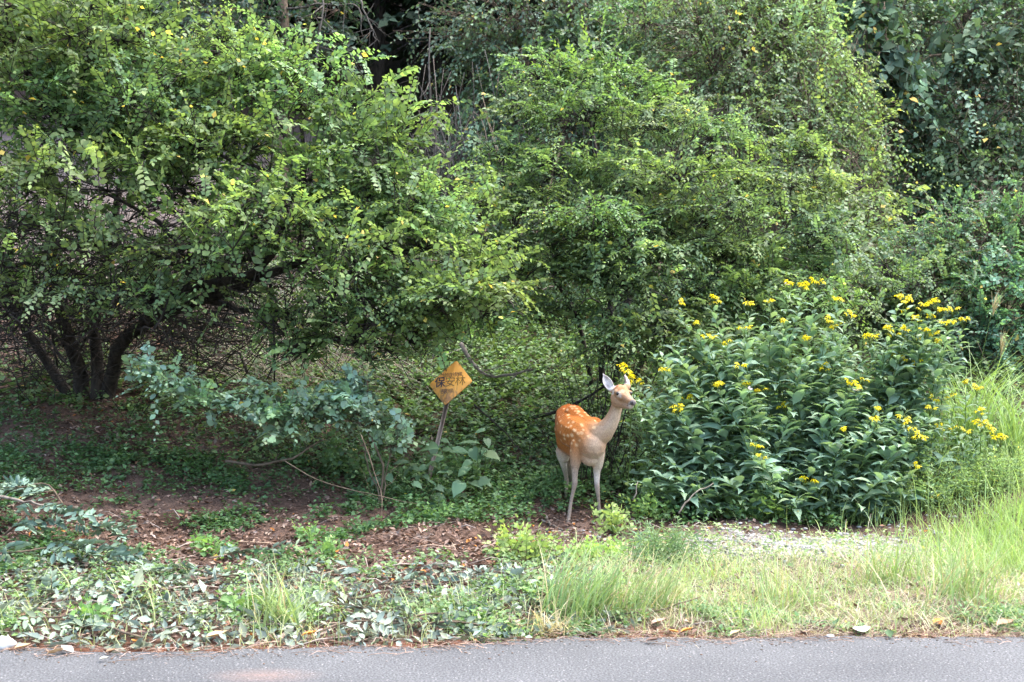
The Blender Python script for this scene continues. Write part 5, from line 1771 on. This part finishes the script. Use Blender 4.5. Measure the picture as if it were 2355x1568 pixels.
tuft('dry straw tuft lying at the edge of the asphalt in the middle', 1265, 1462, 90, .26, .004, (.44, .34, .19), None, .06, (1.2, 2.2), .6)

# gravel
A = Acc()
def gdens(x, y):
    return np.clip(np.exp(-(((x - 2.45) / .75) ** 2 + ((y - 8.6) / .38) ** 2)) + .9 * np.exp(-(((x - 1.4) / .5) ** 2 + ((y - 8.55) / .35) ** 2)) + .04, 0, 1)
p = scatter(3200, .2, 4.2, 7.6, 9.6, gdens)
for q in p:
    s = rng.uniform(.006, .020)
    A.add(ICO1[0] * np.array([s * rng.uniform(.7, 1.4), s, s * .6]) * rng.uniform(.8, 1.2, (12 if len(ICO1[0]) == 12 else len(ICO1[0]), 1)) + q + UP * s * .2, ICO1[1], np.array((.33, .32, .31)) * rng.uniform(.6, 1.25))
A.obj('gravel', M_TINT, kind='stuff')

# ================================================================== CUT BRANCHES WITH WILTING LEAVES ALONG THE VERGE
WILT = (.085, .125, .080)


def cut_branch(label, u, v, L, az, nl=26, size=.075, h=.05, col=WILT, top=24, twigs=7):
    g = ground_at(u, v, 5.6, 10)
    root = thing('cut_branch', label, 'branch', g, 'cut leafy branches wilting along the roadside')
    d = np.array([math.cos(az), math.sin(az), 0])
    pts = []
    for t in np.linspace(-.5, .5, 5):
        q = g + d * L * t + np.array([rng.normal(0, .02), rng.normal(0, .02), 0])
        q[2] = max(float(G(q[0], q[1])), 0.0) + .02 + h * rng.uniform(.2, 1) * (1 - abs(t))
        pts.append(q)
    A = Acc()
    c = curve(pts, 14)
    tubes(A, c, np.linspace(.008, .003, 14)[None], 5)
    f = Foliage(root, 'curl', M_WILT, top)
    ids = rng.integers(1, 14, twigs)
    dd = nrm(np.stack([np.cos(az + rng.normal(0, 1.0, twigs)), np.sin(az + rng.normal(0, 1.0, twigs)), rng.uniform(.0, .35, twigs)], 1))
    sprays(f, A, c[ids], dd, .24, max(4, nl // 3), size, col, .24, .25, 0, .01, .8, .8, -.1, .003)
    A.obj('stick', M_BARK_TWIG, root, smooth=True)


cuts = [('wilted cut branch at the road edge at the far left', 130, 1440, .6, .3), ('wilted branch with curled grey-green leaves in the left corner of the verge', 250, 1470, .5, 2.6), ('wilted branch lying above the far left road edge', 90, 1390, .6, .1),
        ('grey-green wilted branch left of the coarse grass tuft', 330, 1370, .7, .2), ('wilted branch lying on the litter left of the tuft', 430, 1330, .7, 2.9), ('wilted branch behind the coarse grass tuft', 520, 1350, .7, .4), ('wilted branch below a patch of clover on the left', 400, 1410, .6, 3.0),
        ('silvery wilted branch at the edge of the asphalt right of the tuft', 830, 1470, .5, .4), ('pale dry-leaved branch heaped beside the asphalt', 800, 1430, .6, 2.7), ('wilted branch lying between the tuft and the pale heap', 900, 1400, .7, .2), ('wilted branch with red-brown stem on the middle verge', 960, 1440, .8, .35),
        ('wilted branch at the lower edge of the brown litter', 1010, 1360, .7, .1), ('silvery wilted branch left of the sweeping tuft', 1140, 1340, .6, 2.9), ('wilted branch under the lime weed', 1230, 1330, .5, .3), ('wilted branch by the asphalt under the dry straw', 1080, 1450, .5, .2),
        ('limp leafy branch lying across the left slope', 560, 1300, .5, .5), ('dull wilted branch farther up the slope at the left', 260, 1320, .6, 3.0)]
for lb_, u, v, L, az in cuts:
    pale = any(w in lb_ for w in ('silvery', 'pale'))
    cut_branch(lb_, u, v, L, az, col=(.15, .185, .14) if pale else WILT, size=.07 if pale else .062)
# the heap of branches at the left edge
for lb_, u, v, L, az, h in (('heap of limp cut branches at the left edge, lowest part', 70, 1310, .9, .2, .15), ('heap of limp cut branches at the left edge, top part', 60, 1230, .9, 2.7, .55), ('limp branch hanging over the right side of the heap at the left edge', 150, 1260, .8, .1, .35)):
    cut_branch(lb_, u, v, L, az, nl=30, size=.085, h=h, col=(.075, .125, .082), top=60, twigs=22)
# loose wilted leaves between them
n = 4600
f = Foliage(None, 'curl', M_WILT, name='wilted_leaves')
p = scatter(n, -3.4, 1.2, 5.7, 7.9, lambda x, y: sstep(7.9, 7.0, y + .25 * x) * sstep(1.1, .2, x) * (.3 + .7 * patch(x, y, 1.4, .3)))
f.add(p + UP * rng.uniform(.005, .05, n)[:, None], rng.normal(0, 1, (n, 3)) * np.array([1, 1, .35]), UP + rng.normal(0, .6, (n, 3)), .046 * np.exp(rng.normal(0, .35, n)), tints(n, (.105, .135, .098), .35, 0))
A = Acc()
n = 420
p = scatter(n, -3.4, 2, 5.8, 9.6, lambda x, y: .4 + .6 * sstep(9, 7, y))
az = rng.uniform(0, 6.28, n)
L = rng.uniform(.1, .45, n)
d = np.stack([np.cos(az), np.sin(az), rng.normal(.03, .05, n)], 1) * L[:, None] * .5
tubes(A, np.stack([p - d + UP * .012, p + UP * (.02 + .05 * L)[:, None] + rng.normal(0, .012, (n, 3)), p + d + UP * .02], 1), rng.uniform(.0015, .004, n)[:, None] * np.array([[1, .9, .6]]), 4, tints(n, (.17, .13, .10), .3))
A.obj('fallen_twigs', M_TINT, kind='stuff')


# grit, crumbs and needles spilling over the edge of the asphalt
A = Acc()
n = 900
x = rng.uniform(-3.2, 3.4, n)
y = edge_y(x) - np.abs(rng.normal(0, .12, n)) - .01
for q in np.stack([x, y, np.full(n, .002)], 1):
    sz = rng.uniform(.002, .007)
    A.add(ICO1[0] * np.array([sz * rng.uniform(.7, 1.6), sz, sz * .5]) + q, ICO1[1], np.array(((.16, .11, .08), (.30, .27, .24), (.10, .08, .06))[rng.integers(0, 3)]))
n = 700
x = rng.uniform(-3.2, 3.4, n)
p = np.stack([x, edge_y(x) + rng.normal(-.02, .07, n), np.full(n, .006)], 1)
az = rng.normal(0, .7, n)
d = np.stack([np.cos(az), np.sin(az), np.zeros(n)], 1) * rng.uniform(.02, .07, n)[:, None]
tubes(A, np.stack([p - d, p + rng.normal(0, .004, (n, 3)) * np.array([1, 1, .3]) + UP * .006, p + d], 1), .0014, 3, tints(n, (.20, .125, .085), .3))
A.obj('road_edge_debris', M_TINT, kind='stuff')


# ================================================================== STICKS, STONES AND SINGLE LEAVES
def stick(label, pts, r, mat=M_DEAD, name='fallen_branch', n=12, cat='branch', wob=.006, twigs=0):
    w = []
    for q in pts:
        if len(q) == 2:
            w.append(ground_at(q[0], q[1], 5.6, 20) + UP * r * .8)
        else:
            w.append(at(*q))
    w = np.array(w)
    root = thing(name, label, cat, w[0], 'sticks and dead branches on the ground')
    A = Acc()
    c = curve(w, n, wob)
    tubes(A, c, np.linspace(r, r * .5, n)[None] * rng.uniform(.85, 1.15, (1, n)), 7)
    A.obj('stick', mat, root, smooth=True)
    if twigs:
        B = Acc()
        ids = rng.integers(2, n - 1, twigs)
        e = c[ids] + rng.normal(0, .16, (twigs, 3)) + UP * .05
        tubes(B, np.stack([c[ids], (c[ids] + e) / 2 + rng.normal(0, .02, (twigs, 3)), e], 1), np.array([r * .35, r * .25, r * .12])[None], 4)
        B.obj('twigs', mat, root, kind='stuff')


stick('short thick dark stick lying on the dead leaves at the left', [(505, 1190), (540, 1184), (580, 1178), (622, 1184)], .022, M_BARK, wob=.012)
stick('bleached forked stick on the ground in front of the hooves of the deer', [(1245, 1200), (1275, 1212), (1312, 1225)], .014, M_DEAD)
stick('grey crooked stick left of the front hoof', [(1255, 1190), (1262, 1204), (1268, 1212)], .015, M_DEAD)
stick('short pale stick lying behind the bleached one near the deer', [(1165, 1172), (1200, 1178), (1228, 1186)], .012, M_DEAD)
stick('pale chip of wood on the litter left of the deer', [(1090, 1166), (1120, 1178)], .013, M_DEAD, n=5)
stick('long fallen branch curving on the bank right of the sign', [(1060, 790, 12.6), (1090, 840, 12.3), (1130, 866, 12.1), (1180, 862, 12.0), (1225, 850, 12.0)], .022, M_DEAD, twigs=7)
stick('dead branch lying on the slope behind the rump of the deer', [(1225, 960, 12.2), (1300, 940, 12), (1365, 905, 11.9), (1400, 880, 11.8)], .02, M_BARK, twigs=4)
stick('thin dead branch leaning on the bank below the sign', [(1090, 930, 11.9), (1150, 985, 11.7), (1200, 1040, 11.4)], .010, M_BARK, twigs=6)
stick('thin bare shoot hanging before the undergrowth, leaves gone', [(830, 1000, 9.3), (860, 1080, 9.2), (880, 1150, 9.1), (872, 1195, 9.0)], .005, M_BARK_TWIG, twigs=5)
stick('long thin stick lying aslant before the undergrowth at the left', [(655, 1060, 9.6), (720, 1100, 9.5), (830, 1130, 9.3), (960, 1160, 9.2)], .005, M_BARK_TWIG, twigs=4)
stick('brown bent branch on the ground under the low bough', [(520, 1060, 10.4), (600, 1070, 10.2), (680, 1050, 10.1), (740, 1010, 10.2)], .014, M_BARK_TWIG, twigs=3)
stick('white-tipped dead stick poking in from the left edge above the heap', [(-20, 1140, 8.2), (50, 1150, 8.1), (98, 1160, 8.0)], .012, M_DEAD)
stick('dark stick lying near the young plant on the litter', [(330, 1290), (370, 1296), (400, 1300)], .010, M_BARK)
stick('thin long stick lying across the sweeping grass tuft', [(1280, 1455, 6.3), (1400, 1420, 6.35), (1520, 1400, 6.4), (1610, 1370, 6.5)], .006, M_BARK_TWIG)
stick('pale dry stalk leaning before the flower clump', [(1560, 1180, 9.2), (1590, 1140, 9.25), (1640, 1108, 9.3)], .008, M_DEAD)
stick('short upright dry stalk between the deer and the clump', [(1455, 1150, 9.4), (1468, 1110, 9.4)], .007, M_DEAD, n=6)
stick('bare twig arching behind the deer high on the bank', [(1235, 672, 14), (1270, 660, 14), (1300, 672, 14), (1315, 700, 14)], .012, M_DEAD)

# dead brush leaning on the bank under the shrub
A = Acc()
n = 760
bu, bv = rng.uniform(560, 1020, n), rng.uniform(680, 920, n)
b = np.array([ground_at(a_, b_, 10, 20) for a_, b_ in zip(bu, bv)])
d = nrm(np.stack([rng.normal(-.5, .5, n), rng.normal(-.2, .4, n), rng.uniform(.15, .9, n)], 1)) * rng.uniform(.3, 1.2, n)[:, None]
tubes(A, np.stack([b, b + d * .5 + rng.normal(0, .04, (n, 3)), b + d + rng.normal(0, .05, (n, 3)) - UP * .05], 1), rng.uniform(.0015, .0042, n)[:, None] * np.array([[1, .8, .5]]), 4, tints(n, (.20, .17, .14), .3))
A.obj('dead_brush', M_TINT, kind='stuff')
A = Acc()
n = 420
bu, bv = rng.uniform(-40, 640, n), rng.uniform(430, 880, n)
b = np.array([ground_at(a_, b_, 11, 24) for a_, b_ in zip(bu, bv)])
d = nrm(np.stack([rng.normal(-.1, .8, n), rng.normal(-.2, .4, n), rng.uniform(.05, .8, n)], 1)) * rng.uniform(.3, 1.0, n)[:, None]
tubes(A, np.stack([b, b + d * .5 + rng.normal(0, .05, (n, 3)), b + d], 1), rng.uniform(.002, .007, n)[:, None] * np.array([[1, .8, .5]]), 4, tints(n, (.12, .10, .085), .3))
A.obj('dry_brush', M_TINT, kind='stuff')


def stone(label, u, v, r, col=None, name='stone'):
    g = ground_at(u, v, 5.0, 9)
    g[2] = max(g[2], 0.0)
    A = Acc()
    q = ICO2[0] * (1 + .16 * np.sin(ICO2[0] @ np.array([3.1, 2.2, 4.0]) + u)[:, None] + rng.normal(0, .035, (len(ICO2[0]), 1)))
    A.add(q * np.array(r) + g + UP * r[2] * .6, ICO2[1])
    root = A.mesh(name, M_STONE, g)
    o = link(name, root)
    o.location = tuple(g)
    tag(o, label, 'stone', 'stones at the road edge')


stone('large white stone at the left corner of the road edge', 12, 1506, (.055, .045, .036))
stone('flat white pebble on the red-brown road edge at the right', 1908, 1486, (.022, .016, .009))
stone('small white pebble at the road edge left of an orange leaf', 678, 1482, (.014, .012, .009))
stone('grey pebble lying on the brown litter', 905, 1395, (.028, .018, .012))
stone('pale stone half buried on the slope under the shrub', 235, 1125, (.04, .03, .02))


def fallen_leaf(label, u, v, s, col, az, kind='curl', tilt=.25, cat='leaf'):
    g = ground_at(u, v, 4.9, 9)
    g[2] = max(g[2], 0.002) + .012
    V, T = LEAF[kind]
    me = mesh_from('fallen_leaf', V, T, M_LITTER, np.array(col))
    o = link('fallen_leaf', me)
    d = nrm(np.array([math.cos(az), math.sin(az), .08]))
    nn = nrm(UP + rng.normal(0, tilt, 3))
    X = nrm(np.cross(d, nn))
    Z = np.cross(X, d)
    M = np.eye(4)
    M[:3, 0], M[:3, 1], M[:3, 2], M[:3, 3] = X * s, d * s, Z * s, g - d * s * .5
    o.matrix_world = Matrix(M.tolist())
    tag(o, label, cat, 'single fallen leaves at the road')


TAN, BRN, ORG, GRY = (.46, .33, .20), (.28, .17, .10), (.52, .24, .05), (.40, .36, .32)
for a_ in [('curled tan leaf on the asphalt near the left end', 52, 1518, .085, TAN, .3), ('tan dry leaf on the asphalt beside a grey one', 128, 1530, .09, TAN, .6), ('grey curled leaf touching the tan one on the asphalt', 155, 1525, .09, GRY, 2.6),
           ('tiny pale leaf on the asphalt, nearest to the camera', 239, 1545, .05, (.5, .52, .44), .1), ('small brown leaf on the asphalt below the coarse tuft', 255, 1527, .055, BRN, .5), ('orange-brown leaf at the asphalt edge on the left', 312, 1492, .06, ORG, 2.8),
           ('big creamy tan leaf standing at the road edge', 498, 1476, .12, (.56, .44, .26), .3), ('bright orange-brown leaf at the road edge under the coarse tuft', 712, 1480, .085, ORG, .2), ('pale pinkish leaf beside the orange one at the road edge', 742, 1478, .10, (.55, .42, .32), .5),
           ('brown leaf at the far left road edge', 258, 1482, .075, (.42, .26, .12), .2), ('grey-green leaf lying flat on the asphalt in the middle', 865, 1504, .07, (.20, .25, .15), .9), ('pinkish dry leaf propped in the verge in the middle', 1195, 1450, .12, (.42, .27, .22), 1.2),
           ('dark curled leaf alone on the asphalt right of the middle', 1500, 1502, .075, (.17, .11, .085), .05), ('orange leaf at the road edge right of the middle', 1580, 1468, .075, ORG, .3), ('brown and orange leaf at the road edge next to the bare patch', 1548, 1472, .06, (.45, .22, .06), 2.9),
           ('pink-brown leaf lying on the verge under the sweeping tuft', 1515, 1440, .10, (.46, .30, .25), .4), ('orange leaf in the clover near the right end', 2158, 1440, .085, ORG, .4), ('brown dry leaf at the road edge, rightmost', 2310, 1452, .11, (.40, .25, .16), .1),
           ('tan leaf at the road edge under the pale grass tuft', 1690, 1478, .07, TAN, .5), ('dark green leaf standing at the road edge right of the pebble', 2045, 1488, .09, (.07, .12, .055), 1.4), ('dark green leaf in the verge left of the flat pebble', 1925, 1450, .09, (.06, .11, .05), 1.0)]:
    fallen_leaf(*a_)
fallen_leaf('large round pale green-white leaf standing at the road edge at the right', 1980, 1462, .12, (.62, .66, .50), 1.5, 'round', .1)

build_all_foliage()
